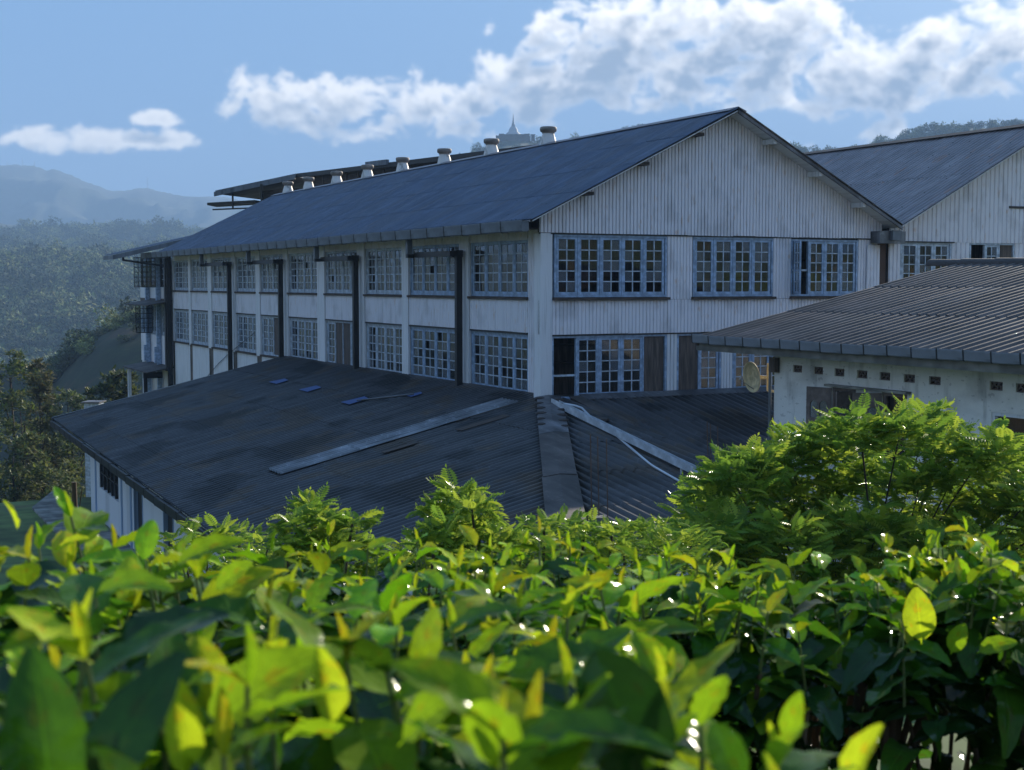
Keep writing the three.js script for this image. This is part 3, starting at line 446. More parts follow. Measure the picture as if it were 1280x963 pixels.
  roofField(roof, F(ER, EYR, VO), V(0, 0, -1), Y2, V2 - VO, L2, { mats: M.roofBlue, rows: 1, width: 1.5, pitch: 0.25 });
  part(roof, 'underlay', poly([F(EL + 0.05, EY - 0.02, VO + 0.02), F(RU, RY - 0.03, VO + 0.02), F(RU, RY - 0.03, V2 - 0.05), F(EL + 0.05, EY - 0.02, V2 - 0.05)], 0.03), M.trimPaint);
  part(roof, 'underlay', poly([F(RU, RY - 0.03, VO + 0.02), F(ER - 0.05, EYR - 0.02, VO + 0.02), F(ER - 0.05, EYR - 0.02, V2 - 0.05), F(RU, RY - 0.03, V2 - 0.05)], 0.03), M.trimPaint);
  for (let v = VO; v < V2; v += 2.4) { const e = Math.min(v + 2.45, V2); part(roof, 'ridge_cap', merge([poly([F(RU - 0.32, RY - 0.06 + 0.02, v), F(RU, RY + 0.085, v), F(RU, RY + 0.085, e), F(RU - 0.32, RY - 0.04, e)], 0.012), poly([F(RU, RY + 0.085, v), F(RU + 0.32, RY - 0.04, v), F(RU + 0.32, RY - 0.04, e), F(RU, RY + 0.085, e)], 0.012)]), M.ridge); }
  part(roof, 'verge_board', merge([poly([F(RU, RY - 0.02, VO - 0.03), F(ER, EYR - 0.02, VO - 0.03), F(ER, EYR - 0.02, VO + 0.03), F(RU, RY - 0.02, VO + 0.03)], 0.10)]), M.flash);
  part(roof, 'verge_board', merge([poly([F(EL, EY - 0.02, VO + 0.05), F(RU, RY - 0.02, VO + 0.05), F(RU, RY - 0.02, VO + 0.1), F(EL, EY - 0.02, VO + 0.1)], 0.06)]), M.black);
  part(roof, 'verge_flashing', poly([F(RU, RY + 0.05, VO - 0.06), F(ER, EYR + 0.05, VO - 0.06), F(ER, EYR + 0.05, VO + 0.12), F(RU, RY + 0.05, VO + 0.12)], 0.015), M.galv);
  for (const u of [1.0, 2.9, 4.85]) part(roof, 'purlin_end', box(u - 0.22, u + 0.22, roofY(u) - 0.20, roofY(u) - 0.10, -0.02, 0.5), M.darkWood);
  for (const u of [7.6, 9.4, 11.2]) part(roof, 'purlin_end', box(u - 0.06, u + 0.06, roofY(u) - 0.22, roofY(u) - 0.06, -0.02, 0.66), M.trimPaint);
  // ridge ventilators
  const prof = [[0.36, 0], [0.30, 0.28], [0.235, 0.5], [0.25, 0.54], [0.33, 0.585], [0.345, 0.66], [0.34, 0.74], [0.30, 0.77], [0.0, 0.80]];
  for (const v of [11.7, 16.7, 21.5, 26.4, 31.1, 35.7, 40.4, 44.2]) {
    const g = sub(roof, 'ridge_ventilator'); g.position.copy(F(RU + 0.1, RY - 0.04, v)); g.rotation.y = R3() * 3; g.scale.setScalar(0.95);
    part(g, 'cowl', new THREE.LatheGeometry(prof.slice(0, 4).map(([x, y]) => new THREE.Vector2(x, y)), 22), M.vent); part(g, 'cap', new THREE.LatheGeometry(prof.slice(3).map(([x, y]) => new THREE.Vector2(x, y)), 22), M.ventCap); part(g, 'collar', new THREE.CylinderGeometry(0.255, 0.255, 0.035, 22).translate(0, 0.525, 0), M.ventCap);
  }
  // gutter and fall pipes
  gutterRun(fac, F(EL + 0.04, EY - 0.03, 50.2), F(EL + 0.04, EY - 0.03, VO + 0.25), 1.36, 0.30, 0.22, V(-1, 0, 0), M.gutter);
  part(fac, 'soffit', box(EL + 0.06, 0.03, 1.58, 1.60, -46.4, -0.1), M.darkWood);
  for (const [vp, vo, yb] of [[5.75, 8.7, -3.5], [15.4, 18.5, -3.55], [25.05, 28.3, -3.6], [33.6, 37.0, -5.3]]) {
    const d = sub(fac, 'downpipe');
    part(d, 'outlet', box(EL + 0.06, EL + 0.24, 0.98, 1.60, -vo - 0.09, -vo + 0.09), M.gutter);
    part(d, 'offset_pipe', merge([box(EL + 0.32, EL + 0.52, 0.87, 1.05, -vo, -vp + 0.09), box(EL + 0.06, EL + 0.30, 0.86, 1.0, -vo - 0.08, -vo + 0.08)]), M.black);
    part(d, 'fall_pipe', merge([box(EL + 0.523, EL + 0.80, 0.85, 1.07, -vp - 0.11, -vp + 0.09), box(-0.38, -0.17, yb, 0.86, -vp - 0.09, -vp + 0.08)]), M.black);
    if (vp < 30) part(d, 'shoe', box(-0.75, -0.1, yb - 0.1, yb + 0.02, -vp - 0.4, -vp + 0.12), M.black);
  }
  { const d = sub(fac, 'downpipe'); part(d, 'fall_pipe', merge([box(-0.46, -0.16, -5.2, 1.45, -47.3, -46.95), box(-0.4, -0.12, -6.2, 1.5, -46.9, -46.75)]), M.black); }
  part(fac, 'cable', tube([F(-0.06, -2.4, 30), F(-0.06, -4.0, 36), F(-0.06, -5.4, 40)], 0.018, 6, 4), M.black);
  part(fac, 'meter_box', box(-0.42, -0.3, -3.72, -3.55, 0.02, 0.14), M.black);
}

// ---------------------------------------------------------------- rear annex on the long wall, taller hall behind, second factory gable
{
  const t = framed(thing('factory_annex', 'white annex at the far end of the long wall with open shutters and awnings', 'annex')), v0 = 47.6, v1 = 56;
  const w = sub(t, 'wall'); part(w, 'wall_panel', box(0.0, 6, -0.95, -0.3 + 0.02, -v1, -v0), M.trimPaint); part(w, 'wall_panel', box(0.0, 6, -5.0, -3.2, -v1, -v0), M.wallPaint); part(w, 'wall_panel', box(0.05, 6, -9.5, -5.0, -v1, -v0), M.trimPaint); part(w, 'wall_panel', box(3, 6, -3.2, 1.7, -v1, -v0), M.interior); part(w, 'wall_panel', box(0.02, 3, -3.2, 1.7, -v1, -v1 + 0.1), M.trimPaint); part(w, 'wall_panel', box(0.0, 3, -1.3, -0.95, -v1, -v0), M.interior);
  for (const v of [50.2, 53.2]) part(t, 'post', merge([box(-0.28, -0.02, -9.4, 1.6, -v - 0.12, -v + 0.12), box(-0.42, -0.28, -4.9, -3.9, -v - 0.12, -v + 0.12)]), M.blue);
  for (const [a, b] of [[47.8, 50.0], [50.4, 53.0], [53.4, 55.8]]) { windowAt(t, F(0.0, -0.26, b), MV, b - a, 1.9, ['sash', 'sash'], { blue: M.black, sill: false }); windowAt(t, F(0.0, -3.15, b), MV, b - a, 1.85, ['sash', 'sash', 'sash'], { blue: M.bluePale, sill: false }); }
  const grille = (v, y, h, ang) => { const g = sub(t, 'open_shutter'); basis(g, F(-0.05, y, v), MV, UP); g.rotateY(ang); const gs = []; for (let i = 0; i <= 4; i++) gs.push(box(0.25 * i - 0.02, 0.25 * i + 0.02, 0, h, -0.02, 0.02)); for (let i = 0; i <= 6; i++) gs.push(box(0, 1, h * i / 6 - 0.02, h * i / 6 + 0.02, -0.018, 0.022)); part(g, 'grille', merge(gs), M.black); part(g, 'mesh_panel', box(0.02, 0.98, 0.02, h - 0.02, -0.006, 0.0), M.glass); };
  for (const [v, a] of [[50.1, 4.4], [52.6, 4.5]]) grille(v, -0.25, 1.85, a);
  for (const [v, a] of [[52.4, 4.6]]) grille(v, -3.1, 1.8, a);
  part(t, 'awning', poly([F(-1.5, -1.30, 46.9), F(-0.02, -1.02, 46.9), F(-0.02, -1.02, 53.5), F(-1.5, -1.30, 53.5)], 0.05), M.flashRust);
  part(t, 'awning', poly([F(-1.6, -5.25, 46.9), F(-0.02, -4.95, 46.9), F(-0.02, -4.95, 54), F(-1.6, -5.25, 54)], 0.07), M.flashRust);
  part(t, 'awning_beam', box(-1.5, -0.4, -5.7, -5.34, -48.6, -48.3), M.black); part(t, 'awning_beam', box(-1.5, -1.3, -9.4, -5.4, -48.5, -48.3), M.black); part(t, 'pillar', box(-1.4, -1.2, -9.4, -5.4, -53.6, -53.4), M.trimPaint);
  const roof = sub(t, 'roof'); const a = Math.atan(0.24), Y = V(Math.cos(a), Math.sin(a), 0);
  roofField(roof, F(-3.2, 1.66, 50.6), MV, Y, 2.85, 6.2, { mats: M.roofBlue, rows: 1, width: 1.0, pitch: 0.25 });
  part(roof, 'fascia', poly([F(-3.22, 1.64, 47.7), F(2.6, 3.04, 47.7), F(2.6, 3.04, 47.82), F(-3.22, 1.64, 47.82)], 0.26), M.gutter); part(roof, 'fascia', poly([F(-3.3, 1.62, 47.7), F(-3.2, 1.64, 47.7), F(-3.2, 1.64, 50.6), F(-3.3, 1.62, 50.6)], 0.24), M.gutter);
  part(roof, 'bracket', merge([rod(F(-2.6, 1.35, 48.2), F(-0.1, 1.0, 48.2), 0.07), rod(F(-2.6, 1.75, 48.2), F(-2.6, 1.3, 48.2), 0.07)]), M.black);
}
{
  const P1 = fromUV(9.6, 0, 52.3), P2 = fromUV(15.4, 0, 24.5), t = thing('rear_hall', 'taller dark timber hall rising behind the factory ridge with wide flat eaves', 'hall'); t.position.copy(P1);
  t.rotation.y = Math.atan2(-(P2.z - P1.z), P2.x - P1.x);                     // local x runs from P1 to P2
  const L = P1.distanceTo(P2), yE = 7.02;
  const w = part(t, 'wall', box(0.2, L, -9.4, yE + 0.05, -8, -0.5), M.darkWood); w.name = 'wall';
  for (let i = 0; i < 20; i++) part(t, 'wall_batten', box(0.7 + i * L / 20, 0.82 + i * L / 20, 1, yE - 0.2, -0.5, -0.44), M.brownBoard);
  const roof = sub(t, 'roof');
  part(roof, 'roof_slab', poly([V(-0.3, yE + 0.12, 0), V(L, yE + 0.12, 0), V(L, yE + 1.2, -9), V(-0.3, yE + 1.2, -9)], 0.2), M.roofBlue[0]);
  part(roof, 'eave_gutter', box(8.3, 10.6, yE - 0.02, yE + 0.28, 0.01, 0.22), M.gutter);
  part(roof, 'eave_fascia', box(-0.3, L, yE - 0.16, yE + 0.1, 0.005, 0.06), M.black);
  const A = V(-0.3, yE + 0.12, 0.05), B = V(-3.4, yE - 1.0, 4.3);
  const lowR = sub(t, 'low_roof'); part(lowR, 'roof_slab', poly([A, V(-4.4, yE + 0.12, -6), V(-8.5, yE - 1.0, -3), B], 0.22), M.gutter);
  part(lowR, 'fascia', poly([A.clone().add(V(0.1, -0.1, 0.15)), B.clone().add(V(0.1, -0.1, 0.15)), B.clone().add(V(-0.1, -0.1, 0)), A.clone().add(V(-0.1, -0.1, 0))], 0.28), M.gutter);
  part(lowR, 'wall', box(-3.2, 0.4, -9.4, yE - 0.9, -6, 1.0), M.darkWood);
  part(lowR, 'lower_eave', poly([V(-4.4, yE - 1.75, 4.4), V(-2.0, yE - 1.6, 2.2), V(-3.4, yE - 1.6, 0.5), V(-6.2, yE - 1.75, 2.8)], 0.16), M.black);
  part(lowR, 'strut', merge([rod(V(-3.1, yE - 2.2, 3.2), V(-3.1, yE - 1.0, 3.2), 0.07), rod(V(-1.4, yE - 2.2, 2.0), V(-1.4, yE - 0.6, 2.0), 0.08), rod(V(-4.2, yE - 2.2, 4.1), V(-1.4, yE - 2.1, 1.9), 0.05)]), M.black);
}
{
  const t = framed(thing('factory_wing', 'second gabled factory wing of pale sheet beyond the valley gutter', 'factory')), U0 = 12.85, U1 = 27.0, RU = 19.9, RY = 5.6, EY = 1.88, EL = 12.72, VO = -0.68, sl = (RY - EY) / (RU - EL), V2 = 40;
  const roofY = (u) => u < RU ? EY + (u - EL) * sl : RY - (u - RU) * sl, gw = sub(t, 'gable_wall');
  { const sh = new THREE.Shape(); sh.moveTo(U0, 1.40); sh.lineTo(U1, 1.40); sh.lineTo(U1, roofY(U1) - 0.06); sh.lineTo(RU, RY - 0.1); sh.lineTo(U0, roofY(U0) - 0.04); const g = new THREE.ExtrudeGeometry(sh, { depth: 0.08, bevelEnabled: false }); g.translate(0, 0, -0.12); part(gw, 'gable_backing', g, M.interior); }
  sheets(gw, 'g', U0, U1, 1.38, (u) => roofY(u) - 0.05, -0.01, M.wallPaint, { pitch: 0.2, depth: 0.035, width: 1.0 });
  const wins = [[13.35, 15.6, ['sash', 'sash', 'sash']], [16.45, 18.55, ['dark', 'sash', 'board']], [20.6, 22.8, ['sash', 'sash', 'sash']]];
  let p = U0; for (const [a, b, k] of wins) { windowAt(t, F(a, -0.45, 0), ALONG_U, b - a, 1.83, k, { blue: M.bluePale }); sheets(gw, 'g', p, a, -0.6, 1.38, -0.03, M.wallPaint, { pitch: 0.2, depth: 0.035 }); part(gw, 'wall_backing', box(p, a, -0.6, 1.4, -0.12, -0.04), M.interior); p = b; }
  sheets(gw, 'g', p, U1, -0.6, 1.38, -0.03, M.wallPaint, { pitch: 0.2, depth: 0.035 }); part(gw, 'wall_backing', box(p, U1, -0.6, 1.4, -0.12, -0.04), M.interior);
  sheets(gw, 'g', U0, U1, -9, -0.55, -0.03, M.wallPaint, { pitch: 0.2, depth: 0.035, width: 1.4 }); part(gw, 'wall_backing', box(U0, U1, -9.2, -0.55, -0.12, -0.04), M.interior);
  part(gw, 'drip_board', box(13.2, 15.7, 1.36, 1.40, -0.02, 0.05), M.black); part(gw, 'cross_board', box(18.2, U1, 2.6, 2.68, 0.03, 0.07), M.flashRust);
  part(t, 'inner_wall', box(U0, U0 + 0.1, -9.2, 1.8, -V2, -0.13), M.interior); part(t, 'inner_wall', box(U1 - 0.1, U1, -9.2, 1.8, -V2, -0.13), M.trimPaint); part(t, 'partition', box(U0, U1, -3.5, 1.5, -3, -2.9), M.brownBoard); part(t, 'ceiling', box(U0, U1, 1.5, 1.56, -V2, -0.13), M.brownBoard); part(t, 'floor_slab', box(U0 + 0.1, U1 - 0.1, -1.35, -1.1, -V2, -0.13), M.concrete); part(t, 'inner_wall', box(U0, U1, -9.2, 1.8, -V2 - 0.1, -V2), M.trimPaint);
  const roof = sub(t, 'roof'), a = Math.atan(sl), L = Math.hypot(RU - EL, RY - EY);
  roofField(roof, F(EL, EY, V2), MV, V(Math.cos(a), Math.sin(a), 0), V2 - VO, L, { mats: M.roofSecond, rows: 2, width: 0.9, pitch: 0.225, depth: 0.045 });
  roofField(roof, F(27.1, EY, VO), V(0, 0, -1), V(-Math.cos(a), Math.sin(a), 0), V2 - VO, L, { mats: M.roofSecond, rows: 1, width: 1.8, pitch: 0.3, depth: 0.045 });
  part(roof, 'underlay', poly([F(EL + 0.05, EY - 0.03, VO + 0.02), F(RU, RY - 0.04, VO + 0.02), F(RU, RY - 0.04, V2), F(EL + 0.05, EY - 0.03, V2)], 0.03), M.trimPaint); part(roof, 'underlay', poly([F(RU, RY - 0.04, VO + 0.02), F(27.05, EY - 0.03, VO + 0.02), F(27.05, EY - 0.03, V2), F(RU, RY - 0.04, V2)], 0.03), M.trimPaint);
  for (let v = VO; v < V2; v += 2.6) { const e = Math.min(v + 2.65, V2); part(roof, 'ridge_cap', merge([poly([F(RU - 0.32, RY - 0.02, v), F(RU, RY + 0.11, v), F(RU, RY + 0.11, e), F(RU - 0.32, RY - 0.02, e)], 0.012), poly([F(RU, RY + 0.11, v), F(RU + 0.32, RY - 0.02, v), F(RU + 0.32, RY - 0.02, e), F(RU, RY + 0.11, e)], 0.012)]), M.flashRust); }
  part(t, 'valley_gutter', box(12.45, 12.82, 1.40, 1.72, -38, 0.62), M.gutter);
  part(t, 'gutter_box', box(12.0, 13.1, 1.30, 1.70, 0.05, 0.5), M.galv);
  part(t, 'rusty_sheet', box(12.48, 12.82, -3, 1.3, -0.2, -0.12), M.rust); part(t, 'loose_sheet', corr(0.55, -0.2, 1.25, { rand: R3 }), M.wallPaint).position.set(11.85, 0, 0.06);
}

// ---------------------------------------------------------------- lean-to shed with dark roofs below the factory
const HIP = 0.504, KL = 0.232, KA = 0.117, KB = 0.189, Y0L = -3.42, Y0A = -3.50;
{
  const t = framed(thing('lean_to_shed', 'low shed wrapped round the factory corner under dark corrugated lean-to roofs', 'shed'));
  const aL = Math.atan(KL), cL = Math.cos(aL), YL = V(cL, Math.sin(aL), 0), eaveU = (v) => -10.2 - (25.4 - v) * 0.026, E0 = -11.6, VF = 25.4, VN = -13.5;
  const left = sub(t, 'left_roof');
  roofField(left, F(E0, Y0L + KL * E0, VF), MV, YL, VF - VN, (0 - E0) / cL, { mats: M.leanto, cont: true, width: 1.12, rows: 5, pitch: 0.28, depth: 0.075, prof: 'rib', lift: 0.014, jag: 0,
    low: (x) => (eaveU(VF - x) - E0) / cL, high: (x) => { const v = VF - x; return ((v > 0 ? -0.02 : HIP * v) - E0) / cL; } });
  const aA = Math.atan(KA), cA = Math.cos(aA), YA = V(0, Math.sin(aA), -cA), front = sub(t, 'front_roof');
  const topV = (u) => (u > -0.1 ? -0.06 : Math.min(-0.06, u / HIP));
  roofField(front, F(-7.0, Y0A + KA * VN, VN), ALONG_U, YA, 7.5, -VN / cA, { mats: M.leanto, cont: true, width: 1.25, rows: 5, pitch: 0.31, depth: 0.09, prof: 'rib', lift: 0.014, high: (x) => (topV(-7.0 + x) - VN) / cA });
  const aB = Math.atan(KB), cB = Math.cos(aB), YB = V(0, Math.sin(aB), -cB), rightR = sub(t, 'right_roof');
  roofField(rightR, F(0.85, Y0L - KB * 8.6, -8.6), ALONG_U, YB, 11.3, 8.55 / cB, { mats: M.leanto, cont: true, width: 1.1, rows: 3, pitch: 0.275, depth: 0.075, prof: 'rib', lift: 0.014 });
  part(rightR, 'edge_flashing', poly([F(0.62, Y0L + 0.08, -0.1), F(0.98, Y0L + 0.10, -0.1), F(0.98, Y0L + 0.10 - KB * 8.4, -8.5), F(0.62, Y0L + 0.06 - KB * 8.4, -8.5)], 0.02), M.flashRust);
  for (const u of [0.7]) part(rightR, 'gable_board', poly([F(u - 0.03, Y0L + 0.04, -0.1), F(u, Y0L + 0.04, -0.1), F(u, Y0L - KB * 8.4 + 0.02, -8.5), F(u - 0.03, Y0L - KB * 8.4 + 0.02, -8.5)], 0.3), M.darkWood);
  // underlays keep the light out
  const pl = (v) => F(eaveU(v) + 0.1, Y0L + KL * (eaveU(v) + 0.1) - 0.02, v);
  part(left, 'underlay', poly([pl(VN), F(HIP * VN, Y0L + KL * HIP * VN - 0.03, VN), F(0, Y0L - 0.03, 0), F(0, Y0L - 0.03, VF - 0.05), pl(VF - 0.05)], 0.05), M.darkWood);
  part(front, 'underlay', poly([F(HIP * VN, Y0A + KA * VN - 0.03, VN + 0.02), F(0.48, Y0A + KA * VN - 0.03, VN + 0.02), F(0.48, Y0A - 0.04, -0.05), F(0, Y0A - 0.04, -0.05)], 0.05), M.darkWood);
  part(rightR, 'underlay', poly([F(0.87, Y0L - KB * 8.55 - 0.02, -8.55), F(12.1, Y0L - KB * 8.55 - 0.02, -8.55), F(12.1, Y0L - 0.03, -0.05), F(0.87, Y0L - 0.03, -0.05)], 0.05), M.darkWood);
  // hip flashing in overlapping pieces
  const hip = sub(t, 'hip_flashing'), hp = (s, side, dy = 0) => { const v = -s * 0.893, u = -s * 0.45 + side; return F(u, Y0L + KL * (-s * 0.45) - 0.02 + 0.12 - Math.abs(side) * 0.10 + dy, v); };
  let s0 = 0.15; for (const [len, m, w] of [[1.3, M.flash, 0.40], [1.6, M.flash, 0.42], [2.4, M.flash, 0.44], [4.6, M.flashRust, 0.44], [4.2, M.flashRust, 0.46]]) { const s1 = s0 + len, dy = 0.012 * (6 - s0 / 3); part(hip, 'flashing_piece', merge([poly([hp(s1, -w, dy), hp(s1, 0, dy), hp(s0, 0, dy), hp(s0, -w, dy)], 0.012), poly([hp(s1, 0, dy), hp(s1, w, dy), hp(s0, w, dy), hp(s0, 0, dy)], 0.012)]), m); s0 = s1 - 0.12; }
  { const r = rng(9); for (let i = 0; i < 12; i++) { const s = 0.5 + i * 0.36, sd = (i % 2 ? 1 : -1) * (0.30 + 0.06 * r()), p = hp(s, sd, 0.10); part(hip, 'mortar_lump', new THREE.DodecahedronGeometry(0.07 + 0.05 * r()).scale(1.6, 0.5, 1).translate(p.x, p.y - 0.03, p.z), M.flashRust); } }
  // wall flashing where the roofs meet the factory
  for (let v = 0.1; v < 25; v += 2.5) part(left, 'wall_flashing', poly([F(-0.55, Y0L - 0.05 + 0.02 * (Math.round(v) % 2), v), F(-0.02, Y0L + 0.14, v), F(-0.02, Y0L + 0.14, Math.min(25.3, v + 2.55)), F(-0.55, Y0L - 0.04, Math.min(25.3, v + 2.55))], 0.02), M.flashRust);
  for (let u = 1.0; u < 12; u += 1.9) part(rightR, 'wall_flashing', poly([F(u, Y0L + 0.13, -0.03), F(u, Y0L + 0.015, -0.5), F(u + 1.95, Y0L + 0.015, -0.5), F(u + 1.95, Y0L + 0.13, -0.03)].reverse(), 0.02), M.flash);
  // far verge
  part(left, 'verge_flashing', poly([F(eaveU(VF) - 0.05, Y0L + KL * eaveU(VF) + 0.10, VF - 0.12), F(-0.03, Y0L + 0.10, VF - 0.12), F(-0.03, Y0L + 0.10, VF + 0.12), F(eaveU(VF) - 0.05, Y0L + KL * eaveU(VF) + 0.10, VF + 0.12)], 0.22), M.black);
  // rusty replacement strips
  for (const [u0, u1, v, w] of [[-2.9, -1.2, 0.15, 0.3], [-3.4, -1.9, -1.25, 0.42], [-5.6, -4.6, -1.1, 0.28]]) part(left, 'rusty_strip', poly([F(u0, Y0L + KL * u0 + 0.155, v), F(u0, Y0L + KL * u0 + 0.155, v + w), F(u1, Y0L + KL * u1 + 0.155, v + w), F(u1, Y0L + KL * u1 + 0.155, v)].reverse(), 0.012), M.darkWood);
  // walls
  const wall = sub(t, 'wall'), wu = (v) => eaveU(v) + 0.75, wp = (v0, v1, y0, y1, m = M.trimPaint, d = 0, name = 'wall_panel') => part(wall, name, poly([F(wu(v0) + d, y1, v0), F(wu(v1) + d, y1, v1), F(wu(v1) + d + 0.15, y1, v1), F(wu(v0) + d + 0.15, y1, v0)], y1 - y0), m);
  const yT = -5.75;
  wp(VN + 0.2, 4.6, -9.2, yT); wp(6.1, 7.6, -9.2, yT); wp(7.6, 9.4, -9.2, yT); wp(11.0, 14.0, -9.2, yT); wp(14.0, 18.2, -9.2, -7.75); wp(14.0, 18.2, -6.0, yT); wp(18.2, VF - 5, -9.2, yT); wp(4.6, 6.1, -6.1, yT); wp(9.4, 11, -6.1, yT);
  for (const [a, b] of [[4.6, 6.1], [9.4, 11]]) { wp(a + 0.8, b - 0.05, -9.0, -6.15, M.black, 0.12, 'door_leaf'); wp(a, a + 0.08, -9.2, -6.1, M.blue, -0.02, 'door_frame'); wp(b - 0.08, b, -9.2, -6.1, M.blue, -0.02, 'door_frame'); }
  for (let i = 0; i <= 5; i++) wp(14.0 + i * 0.82, 14.07 + i * 0.82, -7.75, -6.0, M.black, 0.02, 'window_bar');
  wp(14.0, 18.2, -7.75, -6.0, M.glassDustySheen, 0.09, 'window_pane'); for (const y of [-7.2, -6.6]) wp(14, 18.2, y, y + 0.05, M.black, 0.025, 'window_bar');
  for (const v of [11.4, 13.2, 18.9]) wp(v, v + 0.14, -9.1, yT, M.blue, -0.05, 'wall_pipe');
  part(wall, 'end_wall', box(-9.4, 0, -9.2, -5.9, -VF + 4.9, -VF + 5.1), M.trimPaint); part(wall, 'end_wall', box(-10.1, 0.4, -9.2, -5.25, -VN - 0.4, -VN - 0.2), M.trimPaint); part(wall, 'inner_wall', box(-6, -5.8, -9.2, -5.2, -18, 10), M.interior);
  // eave gutter
  const gA = F(eaveU(VF) + 0.02, Y0L + KL * eaveU(VF) - 0.02, VF), gB = F(eaveU(VN) + 0.02, Y0L + KL * eaveU(VN) - 0.02, VN); gutterRun(t, gA, gB, 1.5, 0.24, 0.15, V(-1, 0, 0).applyAxisAngle(UP, -0.026), M.black);
  // blue patches
  for (const [u, v, w, l] of [[-3.35, 7.8, 0.9, 0.7], [-3.1, 12.9, 1.1, 0.55], [-3.0, 17.0, 1.1, 0.5], [-1.9, 5.9, 0.6, 0.4]]) part(left, 'blue_patch', poly([F(u, Y0L + KL * u + 0.17, v), F(u + l, Y0L + KL * (u + l) + 0.175, v + 0.05), F(u + l + 0.18, Y0L + KL * (u + l) + 0.175, v + w), F(u + 0.05, Y0L + KL * u + 0.17, v + w * 1.05)], 0.01), M.tarp);
  part(left, 'blue_patch', tube([F(-3.0, Y0L + KL * -3 + 0.18, 8.0), F(-1.7, Y0L + KL * -1.7 + 0.18, 6.2)], 0.03), M.galv);
}
// loose sheet lying on the roof
{
  const t = framed(thing('loose_roof_sheet', 'long loose galvanised sheet lying across the dark lean-to roof', 'roof sheet')), aL = Math.atan(KL), YL = V(Math.cos(aL), Math.sin(aL), 0);
  const p0 = F(-8.1, Y0L + KL * -8.1 + 0.14, 1.35); const L = 7.4; const q = p0.clone().addScaledVector(YL, L).add(V(0, 0, 0.05)); const Y = q.clone().sub(p0).normalize();
  for (let k = 0; k < 3; k++) { const m = part(t, 'sheet', corr(1.2, L * k / 3 - (k ? 0.1 : 0), L * (k + 1) / 3, { pitch: 0.24, depth: 0.045, prof: 'rib', rand: rng(8 + k) }), M.galv); const X = MV.clone().sub(Y.clone().multiplyScalar(MV.dot(Y))).normalize(); basis(m, p0.clone().add(V(0, 0.012 * k, -0.1)), X, Y); }
}
// drain channel and thin pipe over the front roof
{
  const t = framed(thing('drain_channel', 'pale metal drain channel running down between the front roofs', 'drain channel'));
  const onA = (px, py, lift) => { const o = toUV(V(0, 0, 0)), e = toUV(ray(px, py)).sub(o), t = (Y0A + lift + KA * o.z - o.y) / (e.y - KA * e.z); return F(o.x + e.x * t, o.y + e.y * t, o.z + e.z * t); };
  const a = onA(694, 505, 0.2), b = onA(872, 592, 0.24), X = b.clone().sub(a), Lx = X.length(); X.normalize();
  const side = new THREE.Vector3().crossVectors(X, UP).normalize(), g = [box(0, Lx, -0.015, 0.0, -0.13, 0.13), box(0, Lx, 0, 0.16, 0.115, 0.13), box(0, Lx, 0, 0.10, -0.13, -0.115)];
  const m = part(t, 'channel', merge(g), M.channel); basis(m, a, X, UP.clone().sub(X.clone().multiplyScalar(X.y)).normalize());
  { const p = onA(852, 584, 0.22); part(t, 'prop', rod(p.clone().add(V(0, -0.75, 0)), p, 0.035), M.channel); }
  const t2 = framed(thing('thin_pipe', 'thin pale bent pipe lying beside the drain channel', 'pipe'));
  part(t2, 'pipe_run', tube([onA(706, 505, 0.3), onA(726, 509, 0.3), onA(745, 528, 0.3), onA(766, 541, 0.16), onA(792, 563, 0.15), onA(815, 582, 0.15), onA(850, 602, 0.15)], 0.03, 24), M.channel);
  const pat = framed(thing('rubble_lump', 'small lump of rusty debris on the front lean-to roof', 'debris')); pat.userData.label = 'small lump of rusty debris on the front lean-to roof beside the channel';
  { const r = rng(4), gs = []; for (let i = 0; i < 7; i++) gs.push(new THREE.DodecahedronGeometry(0.08 + 0.06 * r()).scale(1.5, 0.6, 1.2).translate(-0.55 + 0.5 * r(), Y0A - KA * 3.0 + 0.13, 2.9 + 0.4 * r())); part(pat, 'lump', merge(gs), M.flashRust); }
}
// starter bars of unfinished columns
for (const [px, py0, py1, d, n, lab] of [[[738, 747, 758], 543, 665, 27, 3, 'bundle of rusty reinforcing bars standing before the hip flashing'], [[884, 888, 897], 527, 640, 29, 3, 'bundle of rusty reinforcing bars standing before the right lean-to roof']]) {
  const t = thing('reinforcing_bars', lab, 'steel bars'), base = at(px[1], py1, d), gy = ground(base.x, d); t.position.set(base.x, gy, base.z);
  const topY = base.y - gy + 0.3; part(t, 'column', box(-0.16, 0.16, -0.3, topY, -0.16, 0.16), M.concrete);
  px.forEach((x, i) => { const a = at(x + 2, py1, d + 0.1 * i), b = at(x, py0 + i * 3, d + 0.1 * i), o = V(base.x, gy, base.z); part(t, 'bar', rod(a.sub(o), b.sub(o), 0.012, 0.012, 5), M.rust); });
}
// paved yard and wooden stake
{ const g = poly([F(-9.9, -8.93, 27), F(-9.6, -8.93, -14), F(-11.9, -8.93, -14), F(-11.6, -8.93, 22)].reverse(), 0.12); const o = framed(structure('pavement', g, M.concrete)); o.userData.label = 'concrete apron beside the shed wall'; }
{ const p = at(92, 603, 9), gy = ground(p.x, 9), t = thing('wooden_stake', 'thin weathered wooden stake standing among the leaves near the shed', 'stake'); t.position.set(p.x, gy, p.z); part(t, 'pole', rod(V(0.03, -0.2, 0), V(0, p.y - gy, 0), 0.02, 0.017, 7), M.stake); part(t, 'twig', rod(V(0.012, (p.y - gy) * 0.8, 0), V(0.06, p.y - gy - 0.03, 0.02), 0.006, 0.003, 5), M.stake); }
